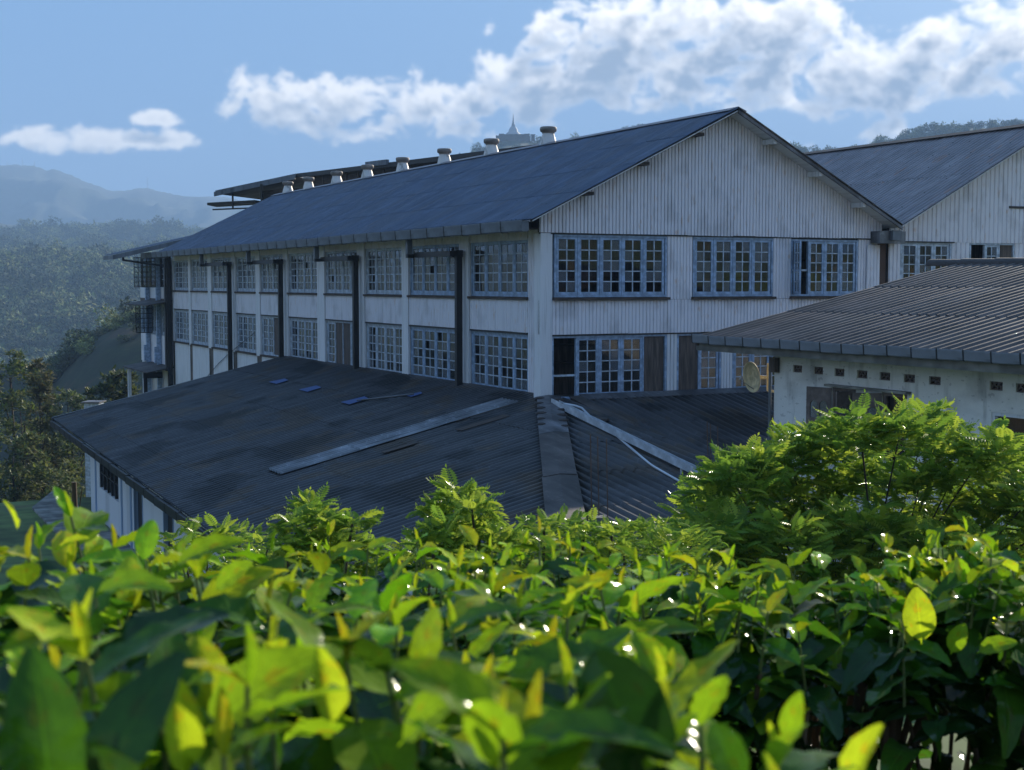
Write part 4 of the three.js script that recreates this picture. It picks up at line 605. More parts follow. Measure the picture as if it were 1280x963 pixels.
// small hut down the slope
{ const p = at(117, 505, 95), t = thing('small_hut', 'tiny pale hut with a flat roof below the dark hill', 'hut'); const gy = ground(p.x, 95); t.position.set(p.x, gy, p.z); const h = p.y - gy; part(t, 'wall', box(-0.5, 0.5, -0.5, h + 0.1, -0.6, 0.6), M.bluePale); part(t, 'roof', box(-0.62, 0.62, h + 0.1, h + 0.18, -0.8, 0.8), M.flash); }

// ---------------------------------------------------------------- white house
{
  const t = framed(thing('white_house', 'single-storey white plastered house with dark ribbed roof, gutter and vent blocks', 'house'));
  const EU = -0.25, EY = -1.32, RU = 8.1, RY = 0.46, VF = -7.95, VN = -25, WU = 0.55, VW = -10.0, sl = (RY - EY) / (RU - EU), a = Math.atan(sl), L = Math.hypot(RU - EU, RY - EY);
  const roof = sub(t, 'roof');
  roofField(roof, F(EU, EY, VF), MV, V(Math.cos(a), Math.sin(a), 0), VF - VN, L, { mats: M.houseRoof, rows: 3, width: 1.12, pitch: 0.28, depth: 0.06, prof: 'round', lift: 0.009, jag: 0.03 });
  roofField(roof, F(RU + RU - EU, EY, VN), V(0, 0, -1), V(-Math.cos(a), Math.sin(a), 0), VF - VN, L, { mats: M.houseRoof, rows: 1, width: 2.16, pitch: 0.36, depth: 0.075, prof: 'round' });
  part(roof, 'underlay', poly([F(EU + 0.1, EY - 0.02, VN), F(RU, RY - 0.04, VN), F(RU, RY - 0.04, VF - 0.1), F(EU + 0.1, EY - 0.02, VF - 0.1)], 0.06), M.darkWood); part(roof, 'underlay', poly([F(RU, RY - 0.04, VN), F(16.3, EY - 0.02, VN), F(16.3, EY - 0.02, VF - 0.1), F(RU, RY - 0.04, VF - 0.1)], 0.06), M.darkWood);
  for (let v = VN; v < VF; v += 1.2) part(roof, 'ridge_tile', new THREE.CylinderGeometry(0.17, 0.19, 1.26, 10, 1, true, 0, Math.PI).rotateX(Math.PI / 2).rotateZ(Math.PI / 2 + Math.PI).rotateZ(Math.PI).translate(0, 0, 0), M.houseRoof[0]).position.copy(F(RU, RY + 0.0, v + 0.6));
  gutterRun(t, F(EU + 0.03, EY + 0.05, VF), F(EU + 0.03, EY + 0.05, VN), 0.68, 0.18, 0.14, V(-1, 0, 0), M.gutterHouse);
  part(t, 'soffit', box(EU + 0.06, WU + 0.02, EY - 0.22, EY - 0.19, -VF, -VN), M.concrete); part(t, 'fascia', box(EU + 0.02, EU + 0.05, EY - 0.3, EY - 0.03, -VF, -VN), M.concrete); part(t, 'verge_board', poly([F(EU, EY - 0.03, VF - 0.02), F(RU, RY - 0.04, VF - 0.02), F(RU, RY - 0.04, VF - 0.1), F(EU, EY - 0.03, VF - 0.1)], 0.16), M.darkWood);
  // front wall with openings: shape in (distance along -v from VW, y)
  const yT = EY - 0.2, sh = new THREE.Shape(); sh.moveTo(0, -8); sh.lineTo(14.6, -8); sh.lineTo(14.6, yT); sh.lineTo(0, yT); sh.closePath();
  const hole = (x0, x1, y0, y1) => { const h = new THREE.Path(); h.moveTo(x0, y0); h.lineTo(x0, y1); h.lineTo(x1, y1); h.lineTo(x1, y0); h.closePath(); sh.holes.push(h); };
  const toS = (px, py) => { const q = on(px, py, 'u', WU); return [VW - q.z, q.y]; };
  const vents = []; for (const x of [997, 1023, 1049.5, 1078, 1106.5, 1137, 1169, 1246, 1279]) { const [s] = toS(x, 465); vents.push(s); }
  vents.push(vents[8] + 0.75, vents[8] + 1.5, vents[8] + 2.2);
  const vy = -2.02; for (const s of vents) hole(s - 0.16, s + 0.16, vy, vy + 0.17);
  const w1 = [toS(1040, 486)[0], toS(1070, 490)[0]], w2 = [toS(1103, 495)[0], toS(1134, 497)[0]], w3 = [toS(1240, 507)[0], toS(1240, 507)[0] + 1.3], wy = [-3.7, -2.27], w3y = [-4.0, -2.43];
  for (const [q, y] of [[w1, wy], [w2, wy], [w3, w3y]]) hole(q[0], q[1], y[0], y[1]);
  const g = new THREE.ExtrudeGeometry(sh, { depth: 0.2, bevelEnabled: false }), wall = sub(t, 'front_wall'), X = MV, m = part(wall, 'plaster', g, M.houseWall); basis(m, F(WU + 0.2, 0, VW), X, UP);
  const host = sub(t, 'wall_fittings'); basis(host, F(WU, 0, VW), MV, UP);      // x along the wall, y up, z out (towards -u)
  for (const s of vents) { const v = sub(t, 'vent_block'); basis(v, F(WU, 0, VW), MV, UP); const gs = [box(s - 0.155, s + 0.155, vy + 0.005, vy + 0.025, -0.12, -0.03), box(s - 0.155, s + 0.155, vy + 0.145, vy + 0.165, -0.12, -0.03), box(s - 0.155, s - 0.135, vy + 0.025, vy + 0.145, -0.12, -0.03), box(s + 0.135, s + 0.155, vy + 0.025, vy + 0.145, -0.12, -0.03)]; for (let i = -2; i <= 2; i++) { const b = new THREE.BoxGeometry(0.026, 0.17, 0.07); b.rotateZ(i % 2 ? 0.7 : -0.7); b.translate(s + i * 0.055, vy + 0.085, -0.08); gs.push(boxUV(b)); } part(v, 'lattice', merge(gs), M.shutter); }
  const shutter = (s, y0, y1, w, ang) => { const q = sub(t, 'shutter'); basis(q, F(WU - 0.02, y0, VW), MV, UP); q.translateX(s); q.rotateY(ang); const h = y1 - y0, o = new THREE.Shape(); o.moveTo(0, 0); o.lineTo(w, 0); o.lineTo(w, h); o.lineTo(0, h); o.closePath();
    const win = (x0, x1, b0, b1, arch) => { const p = new THREE.Path(); p.moveTo(x0, b0); p.lineTo(x0, b1); if (arch) p.absarc((x0 + x1) / 2, b1, (x1 - x0) / 2, Math.PI, 0, true); else p.lineTo(x1, b1); p.lineTo(x1, b0); p.closePath(); o.holes.push(p); };
    win(0.1, w / 2 - 0.02, h * 0.52, h * 0.72, true); win(w / 2 + 0.02, w - 0.1, h * 0.52, h * 0.72, true); win(0.1, w / 2 - 0.02, 0.1, h * 0.46); win(w / 2 + 0.02, w - 0.1, 0.1, h * 0.46);
    part(q, 'shutter_leaf', new THREE.ExtrudeGeometry(o, { depth: 0.04, bevelEnabled: false }), M.shutter); part(q, 'shutter_pane', box(0.08, w - 0.08, 0.08, h * 0.9, 0.015, 0.02), M.glassDustySheen); };
  for (const [q, y, hood] of [[w1, wy, 1], [w2, wy, 1], [w3, w3y, 0]]) { const fr = sub(t, 'window'); basis(fr, F(WU, 0, VW), MV, UP); part(fr, 'frame', merge([box(q[0], q[0] + 0.07, y[0], y[1], -0.14, -0.02), box(q[1] - 0.07, q[1], y[0], y[1], -0.14, -0.02), box(q[0] + 0.07, q[1] - 0.07, y[1] - 0.07, y[1], -0.14, -0.022)]), hood ? M.shutter : M.trimPaint); part(fr, 'pane', box(q[0] + 0.07, q[1] - 0.07, y[0], y[1] - 0.07, -0.1, -0.095), M.glass); }
  { const fr = sub(t, 'lintel'); basis(fr, F(WU, 0, VW), MV, UP); part(fr, 'hood', box(w1[0] - 0.1, w2[1] + 0.12, wy[1] + 0.02, wy[1] + 0.07, 0.003, 0.14), M.concrete); }
  shutter(w1[0], wy[0], wy[1] - 0.02, 0.66, Math.PI + 0.25); shutter(w1[1], wy[0], wy[1] - 0.02, 0.6, 2.1 - Math.PI / 2 - 1.9); shutter(w2[0] + 0.02, wy[0], wy[1] - 0.02, 0.6, -2.3);
  part(t, 'end_wall', box(WU + 0.2, 15.6, -8, -1.25, -VW, -VW + 0.2), M.houseWall); part(t, 'end_wall', box(15.4, 15.6, -8, -1.4, -VW + 0.2, 24.5), M.houseWall); part(t, 'end_wall', box(WU + 0.2, 15.6, -8, -1.3, 24.4, 24.6), M.houseWall); part(t, 'ceiling', box(WU + 0.2, 15.4, -1.62, -1.56, -VW + 0.2, 24.4), M.trimPaint); part(t, 'floor_slab', box(WU + 0.2, 15.4, -5.2, -5, -VW + 0.2, 24.4), M.concrete); part(t, 'inner_wall', box(4, 4.1, -5, -1.62, -VW + 0.2, 24.4), M.interior);
  part(t, 'meter_box', box(WU - 0.16, WU - 0.005, -2.05, -1.72, -VW + 0.02, -VW + 0.2), M.brownBoard);
  part(t, 'corner_pipe', rod(F(WU - 0.06, -7.5, VW + 0.08), F(WU - 0.06, -1.7, VW + 0.08), 0.035), M.gutter);
}
// satellite dish
{
  const p = at(943, 471, 33.2), t = thing('satellite_dish', 'small beige satellite dish on a bracket at the white house corner', 'satellite dish'); t.position.copy(p);
  const prof = []; for (let i = 0; i <= 8; i++) { const r = 0.37 * i / 8; prof.push(new THREE.Vector2(r, r * r * 0.62)); } for (let i = 8; i >= 0; i--) { const r = 0.37 * i / 8; prof.push(new THREE.Vector2(r, r * r * 0.62 - 0.02)); }
  const g = new THREE.LatheGeometry(prof, 30); g.rotateZ(Math.PI / 2); g.scale(1, 1, 0.92); const d = part(t, 'reflector', g, M.dish); d.rotation.set(0, 0.45, 0.12);
  part(t, 'mount', merge([rod(V(0.04, -0.02, 0), V(0.30, -0.02, 0), 0.05, 0.04, 8), rod(V(0.33, -0.34, 0), V(0.33, 0.32, 0), 0.035, 0.035, 8), rod(V(0.33, -0.34, 0), V(0.58, -0.36, 0.1), 0.035, 0.035, 8)]), M.dish);
  part(t, 'feed_arm', merge([rod(V(0.02, -0.32, 0), V(-0.36, -0.06, 0.1), 0.012), rod(V(-0.36, -0.08, 0.1), V(-0.30, 0.02, 0.1), 0.03)]), M.steel);
}

// ---------------------------------------------------------------- trees by the shed
const GREENS = [[0.10, 0.135, 0.032], [0.15, 0.18, 0.045], [0.065, 0.095, 0.025], [0.16, 0.175, 0.05]];
function placeTree(px, pyTop, d, h, name, label, lobes, n, size, cols, seed, tr, inner) { const k = d < 80 ? 1.72 : 1.3; d *= k; h *= k; size *= 1.42; tr *= k; lobes = lobes.map(([x, y, z, a, b, c, w]) => [x * k, y * k, z * k, a * k, b * k, c * k, w]); const p = at(px, pyTop, d), gy = Math.min(ground(p.x, d), p.y - h); return tree(name, label, 'tree', V(p.x, gy, p.z), lobes.map(([x, y, z, a, b, c, w]) => [x, p.y - gy + y, z, a, b, c, w]), n, size, cols, seed, tr, 'trees below the shed', inner); }
placeTree(22, 436, 64, 10, 'broadleaf_tree', 'tall leafy tree with loose drooping clusters beside the shed, its top open', [[-0.4, -1.5, 0, 1.3, 1.4, 1.2], [-2.3, -3.1, 0.3, 1.9, 1.8, 1.6], [0.4, -3.8, 0.5, 1.6, 1.7, 1.5], [1.0, -5.8, 0.4, 1.7, 1.7, 1.6], [-1.3, -6.6, 0.8, 2.1, 2.0, 1.8], [-2.7, -9, 0.5, 2.3, 2.1, 1.8]], 9000, 0.30, GREENS, 11, 0.2);
placeTree(48, 450, 61, 9, 'broadleaf_tree', 'slender sapling with a few long leaf sprays beside the tall tree', [[0, -0.9, 0, 0.5, 0.9, 0.5], [0.1, -2.2, 0, 0.7, 1.1, 0.6], [0, -3.8, 0, 0.9, 1.3, 0.8], [0.1, -5.5, 0, 1.2, 1.3, 0.8], [0, -7, 0, 1.4, 1.4, 1]], 2600, 0.32, [[0.14, 0.13, 0.045], [0.10, 0.11, 0.04]], 14, 0.08);
placeTree(84, 482, 76, 9, 'broadleaf_tree', 'rounded bushy tree close behind the shed eave', [[0, -1.2, 0, 1.3, 1.1, 1.2], [-1.2, -3.0, 0, 1.5, 1.4, 1.3], [0.9, -3.6, 0, 1.5, 1.4, 1.3], [0.1, -5.8, 0.4, 2.0, 1.8, 1.6]], 5000, 0.36, GREENS, 12, 0.2);
placeTree(148, 462, 84, 8, 'broadleaf_tree', 'small round tree in front of the annex below the dark hill', [[0, -1.0, 0, 1.25, 0.9, 1.1], [-1.0, -1.8, 0, 1.0, 0.9, 1], [0.9, -2.0, 0, 1.0, 1.0, 1], [0, -3.5, 0, 1.6, 1.4, 1.3]], 3200, 0.34, [[0.06, 0.08, 0.022], [0.10, 0.12, 0.035]], 13, 0.16);
placeTree(95, 540, 66, 8, 'broadleaf_tree', 'low spreading tree against the shed wall corner', [[-0.2, -1.0, 0, 1.2, 1.1, 1.1], [-1.5, -2.4, 0.2, 1.6, 1.4, 1.4], [-0.1, -3.2, 0.2, 1.4, 1.4, 1.4], [-1.6, -5.0, 0.2, 2.0, 1.7, 1.6], [0.2, -5.6, 0.2, 1.5, 1.5, 1.5]], 5200, 0.28, GREENS, 15, 0.14);
placeTree(15, 545, 57, 7, 'broadleaf_tree', 'dense dark tree at the foot of the tall tree', [[0, -1.1, 0, 1.7, 1.2, 1.4], [-1.4, -2.6, 0.2, 1.8, 1.5, 1.4], [1.3, -2.9, 0.2, 1.6, 1.5, 1.4], [0, -4.7, 0.2, 2.3, 1.9, 1.8]], 6200, 0.27, GREENS, 16, 0.16);

// ---------------------------------------------------------------- shrubs with feathery compound leaves
function frond(pairs, len, lw, droop) {                                       // unit-long pinnate leaf along +y
  const P = [], U = [], I = []; const q = (pts) => { const b = P.length / 3; for (const p of pts) { P.push(p.x, p.y, p.z); U.push(0.5, 0.5); } for (let i = 1; i + 1 < pts.length; i++) I.push(b, b + i, b + i + 1); };
  const at2 = (t) => V(0, t * (1 - droop * 0.25 * t), droop * t * t * 0.42);
  for (let i = 0; i < 4; i++) { const a = at2(i / 4), b = at2((i + 1) / 4), w = 0.012; q([V(a.x - w, a.y, a.z), V(a.x + w, a.y, a.z), V(b.x + w * 0.7, b.y, b.z), V(b.x - w * 0.7, b.y, b.z)]); }
  for (let i = 0; i < pairs; i++) for (const s of [-1, 1]) {
    const t = 0.16 + 0.8 * (i + (s > 0 ? 0.15 : 0)) / pairs, o = at2(t), l = lw * (0.65 + 0.5 * Math.sin(Math.PI * Math.min(1, t * 1.05 + 0.1))), dir = V(s * 0.86, 0.42, 0.14 + 0.12 * droop), sd = V(0, 0.19, -0.02);
    q([o, o.clone().addScaledVector(dir, l * 0.5).addScaledVector(sd, -l), o.clone().addScaledVector(dir, l).add(V(0, 0, l * 0.14)), o.clone().addScaledVector(dir, l * 0.55).addScaledVector(sd, l)]);
  }
  const e = at2(0.97); q([e, e.clone().add(V(0.04, 0.08, 0)), e.clone().add(V(0, 0.16, -0.03)), e.clone().add(V(-0.04, 0.08, 0))]);
  const g = new THREE.BufferGeometry(); g.setAttribute('position', new THREE.Float32BufferAttribute(P, 3)); g.setAttribute('uv', new THREE.Float32BufferAttribute(U, 2)); g.setIndex(I); g.computeVertexNormals(); return g;
}
const FR = [frond(7, 1, 0.27, 0.6), frond(8, 1, 0.27, 1.0), frond(7, 1, 0.30, 0.35), frond(6, 1, 0.32, 1.3)];
const leafMat = (r, g, b, o = {}) => std({ color: lin(r, g, b), roughness: 0.97, specularIntensity: 0.12, transmission: 0.5, thickness: 0, clearcoat: 0.35, clearcoatRoughness: 0.2, ...o });
const FC = [[0.25, 0.37, 0.04], [0.18, 0.31, 0.035], [0.36, 0.45, 0.048], [0.13, 0.23, 0.03]];
const FM = FC.map((c) => leafMat(...c));
M.frondStuff = leafMat(1, 1, 1, { vertexColors: true });
// sprigs: [px, py, d, reach] where shoots of fronds show; each gets a stem from the root
function featherShrub(name, label, root, sprigs, per, size, seed, nParts, group) {
  const r = rng(seed), t = thing(name, label, 'shrub', group); t.position.copy(root);
  const items = [], stems = [];
  for (const [p, reach, weight = 1] of sprigs) {
    const tip = p.clone().sub(root), mid = tip.clone().multiplyScalar(0.5).add(V((r() - 0.5) * 0.3, -0.1, (r() - 0.5) * 0.3)); stems.push(tube([V(0, -0.15, 0), mid, tip], 0.0065 * (0.7 + r() * 0.6), 6, 5));
    for (let i = 0, n = Math.round(per * weight); i < n; i++) {
      const a = r() * 6.283, u = Math.pow(r(), 0.6), el = lerp(-0.35, 1.25, r()), rad = reach * 0.85 * Math.cbrt(r());
      const b = tip.clone().add(V(Math.cos(a) * rad * Math.cos(el), Math.sin(el) * rad * 0.9 - reach * 0.35, Math.sin(a) * rad * Math.cos(el)));
      const s = size * (0.5 + 0.85 * r());
      const k = Math.floor(r() * 4);                                         // four leaf tones at random, everywhere in the bush
      items.push({ g: FR[Math.floor(r() * 4)], m: mat4(b, 0.35 + 1.15 * r(), -a + Math.PI / 2 + (r() - 0.5) * 3.4, (r() - 0.5) * 0.9, s), c: FC[k], k, near: -s });                                 // the largest become parts of their own
    }
  }
  part(t, 'stem', merge(stems), M.bark);
  items.sort((x, y) => x.near - y.near);
  for (const it of items.slice(0, nParts)) { const m = part(t, 'frond', it.g, FM[it.k]); it.m.decompose(m.position, m.quaternion, m.scale); }
  part(t, 'small_fronds', bake(items.slice(nParts)), M.frondStuff, 'stuff');
  return t;
}
const S3 = (list, d, reach, dv = 0.5, seed = 1, sink = 16) => { const r = rng(seed); return list.map(([x, y, w = 1, k = 1]) => [at(x, y + sink, d + (r() - 0.5) * dv), reach * k, w]); };
const rootAt = (px, d) => { const p = at(px, 500, d); return V(p.x, ground(p.x, d), p.z); };
featherShrub('feathery_shrub', 'large feathery shrub with sunlit top before the white house', rootAt(1080, 11.5), [
  ...S3([[1160, 505, 0.9, 0.8], [1125, 522], [1178, 530, 1, 0.9], [1075, 515], [1045, 530], [1010, 535], [985, 550], [1235, 540, 0.8, 0.8], [1200, 560], [1262, 560], [935, 560], [915, 580], [955, 590], [1000, 590, 1.3, 1.2], [1050, 580, 1.3, 1.2], [1100, 575, 1.3, 1.2], [1150, 585, 1.3, 1.2], [1210, 605, 1.3, 1.2], [1265, 610, 1.2, 1.1], [880, 605, 0.8, 0.8], [905, 625], [950, 635, 1.3, 1.2], [1010, 640, 1.3, 1.3], [1075, 640, 1.3, 1.3], [1140, 640, 1.3, 1.3], [1205, 650, 1.3, 1.3], [1262, 660, 1.3, 1.2], [862, 650, 1, 1], [910, 672, 1.2, 1.2], [980, 690, 1.3, 1.3], [1060, 700, 1.3, 1.3], [1140, 700, 1.3, 1.3], [1220, 705, 1.3, 1.3], [1300, 590, 1, 1], [1310, 640, 1, 1.2], [900, 715, 1.2, 1.3], [980, 730, 1.2, 1.3], [1060, 735, 1.2, 1.3], [1140, 735, 1.2, 1.3], [1220, 735, 1.2, 1.3], [1290, 720, 1.2, 1.3]], 11.5, 0.31, 1.6, 3, 20), ...S3([[890, 665, 1, 0.9], [930, 690], [985, 670], [1040, 690], [1095, 670], [1150, 690], [1205, 680], [1260, 700], [920, 735], [990, 745], [1070, 750], [1150, 750], [1230, 750]], 10.6, 0.36, 0.6, 9, 0)], 120, 0.21, 21, 300, 'feathery shrubs below the tea');
featherShrub('feathery_shrub', 'upright feathery shoot with bright young leaves left of the hip flashing', rootAt(392, 5.6), S3([[388, 622, 1, 0.6], [372, 640, 1, 0.7], [412, 640, 1, 0.7], [440, 640, 0.6, 0.6], [395, 662, 1.2, 1], [430, 668, 1.2, 1], [360, 668, 1, 0.9], [450, 680, 1, 0.9], [400, 690, 1.2, 1], [375, 700, 1.2, 1.1], [430, 705, 1.2, 1.1], [405, 720, 1.2, 1.1]], 5.6, 0.11, 0.4, 4), 52, 0.10, 22, 200, 'feathery shrubs below the tea');
featherShrub('feathery_shrub', 'tall feathery shoot rising in front of the hip flashing', rootAt(572, 5.2), S3([[574, 602, 0.9, 0.6], [556, 622, 1, 0.7], [590, 622, 1, 0.7], [570, 645, 1.3, 0.9], [545, 650, 1, 0.9], [602, 650, 1, 0.9], [620, 668, 1.2, 1], [560, 675, 1.3, 1], [520, 680, 1, 0.9], [590, 685, 1.2, 1], [545, 705, 1.2, 1.1], [605, 705, 1.2, 1.1], [575, 715, 1.2, 1.1]], 5.2, 0.11, 0.4, 5), 55, 0.095, 23, 220, 'feathery shrubs below the tea');
featherShrub('feathery_shrub', 'low spreading band of fine-leaved shrub before the front lean-to roof', rootAt(750, 7.6), S3([[650, 655], [680, 645], [705, 640, 1, 0.9], [730, 650], [715, 672, 1.2, 1.1], [665, 680, 1.2, 1.1], [765, 655], [790, 648, 1, 0.9], [815, 655], [845, 660], [870, 655], [830, 680, 1.2, 1.1], [780, 680, 1.2, 1.1], [630, 690, 1, 1], [740, 695, 1.2, 1.1], [860, 690, 1.2, 1.1], [690, 705, 1.2, 1.1], [800, 705, 1.2, 1.1]], 7.6, 0.17, 0.7, 6), 90, 0.085, 24, 300, 'feathery shrubs below the tea');
featherShrub('feathery_shrub', 'low fine-leaved shrub along the shed eave behind the front tea row', rootAt(285, 8), S3([[225, 662], [262, 652], [300, 660], [335, 668], [245, 690, 1.2, 1.1], [290, 690, 1.2, 1.1], [340, 690, 1.2, 1.1], [200, 690, 1, 1]], 8, 0.2, 0.8, 7), 70, 0.10, 25, 120, 'feathery shrubs below the tea');

// ---------------------------------------------------------------- tea bushes
function teaLeaf(fold, curl, wav, wid) {                                      // unit length along +y, upper face +z
  const NL = 9, NW = 6, P = [], U = [], I = [];
  for (let i = 0; i <= NL; i++) {
    const t = i / NL, w = wid * Math.pow(Math.sin(Math.PI * Math.pow(clamp(t * 0.965 + 0.012), 0.9)), 0.66) * (1 - 0.12 * t), bz = -curl * t * t, by = t * (1 - 0.18 * curl * t);
    for (let k = 0; k <= NW; k++) { const s = (k / NW) * 2 - 1, e = Math.abs(s); P.push(s * w, by, bz + fold * w * Math.pow(e, 1.3) + wav * 0.02 * Math.sin(t * 22 + (s > 0 ? 1.5 : 0)) * e * e + 0.012 * Math.sin(t * 40) * e); U.push(0.5 + s * 0.5, t); }
  }
  for (let i = 0; i < NL; i++) for (let k = 0; k < NW; k++) { const a = i * (NW + 1) + k, b = a + NW + 1; I.push(a, a + 1, b + 1, a, b + 1, b); }
  const b = P.length / 3; P.push(-0.012, -0.09, 0, 0.012, -0.09, 0, 0.012, 0.02, 0, -0.012, 0.02, 0); U.push(0.5, 0, 0.5, 0, 0.5, 0, 0.5, 0); I.push(b, b + 1, b + 2, b, b + 2, b + 3);
  const g = new THREE.BufferGeometry(); g.setAttribute('position', new THREE.Float32BufferAttribute(P, 3)); g.setAttribute('uv', new THREE.Float32BufferAttribute(U, 2)); g.setIndex(I); g.computeVertexNormals(); return g;
}
const TL = [teaLeaf(0.30, 0.25, 1, 0.245), teaLeaf(0.50, 0.42, 1.6, 0.25), teaLeaf(0.20, 0.12, 1, 0.25), teaLeaf(0.60, 0.2, 0.8, 0.22), teaLeaf(0.30, 0.70, 1.4, 0.26), teaLeaf(0.9, 0.02, 0.5, 0.14)];
const veins = (u, v) => { const s = Math.abs(u - 0.5) * 2, mid = s < 0.045 ? 1 : 0, q = ((v - s * 0.22) * 9) % 1, side = Math.abs(((q + 1) % 1) - 0.5) > 0.455 && s < 0.85 ? 0.55 : 0; return Math.max(mid, side); };
const leafTex = tex(256, (u, v) => { const n = fbm(u * 6, v * 6, 5, 6, 6), f = fbm(u * 50, v * 50, 2, 50, 50), w = veins(u, v), sp = fbm(u * 9 + 0, v * 9, 4, 9, 9) > 0.74 ? 0.3 : 0; const k = 0.86 + (n - 0.5) * 0.16 + (f - 0.5) * 0.08; return [clamp(k + w * 0.2 + sp * 0.3), clamp(k + w * 0.14 - sp * 0.25), clamp(k * 0.9 - sp * 0.2)]; });
const leafBump = tex(256, (u, v) => grey(0.5 - veins(u, v) * 0.35 + (fbm(u * 8, v * 12, 3, 8, 12) - 0.5) * 0.5), false);
const tea = (r, g, b, tr, cc, rough = 0.3) => std({ color: lin(r, g, b), roughness: 0.97, specularIntensity: 0.12, transmission: tr, thickness: 0, clearcoat: cc, clearcoatRoughness: rough, map: leafTex, bumpMap: leafBump, bumpScale: 0.0012 });
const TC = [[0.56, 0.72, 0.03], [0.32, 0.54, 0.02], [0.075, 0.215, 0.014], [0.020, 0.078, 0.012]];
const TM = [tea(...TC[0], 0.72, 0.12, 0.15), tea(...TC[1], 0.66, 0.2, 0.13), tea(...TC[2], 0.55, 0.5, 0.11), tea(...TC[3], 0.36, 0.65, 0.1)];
M.teaStuff = std({ color: lin(1, 1, 1), vertexColors: true, roughness: 0.97, specularIntensity: 0.12, transmission: 0.4, thickness: 0, clearcoat: 0.35, clearcoatRoughness: 0.11, map: leafTex, bumpMap: leafBump, bumpScale: 0.0012 });
M.stemGreen = std({ color: lin(0.13, 0.17, 0.04), roughness: 0.6, transmission: 0.15, thickness: 0 });
M.stemBrown = std({ color: lin(0.12, 0.09, 0.06), roughness: 0.9 });
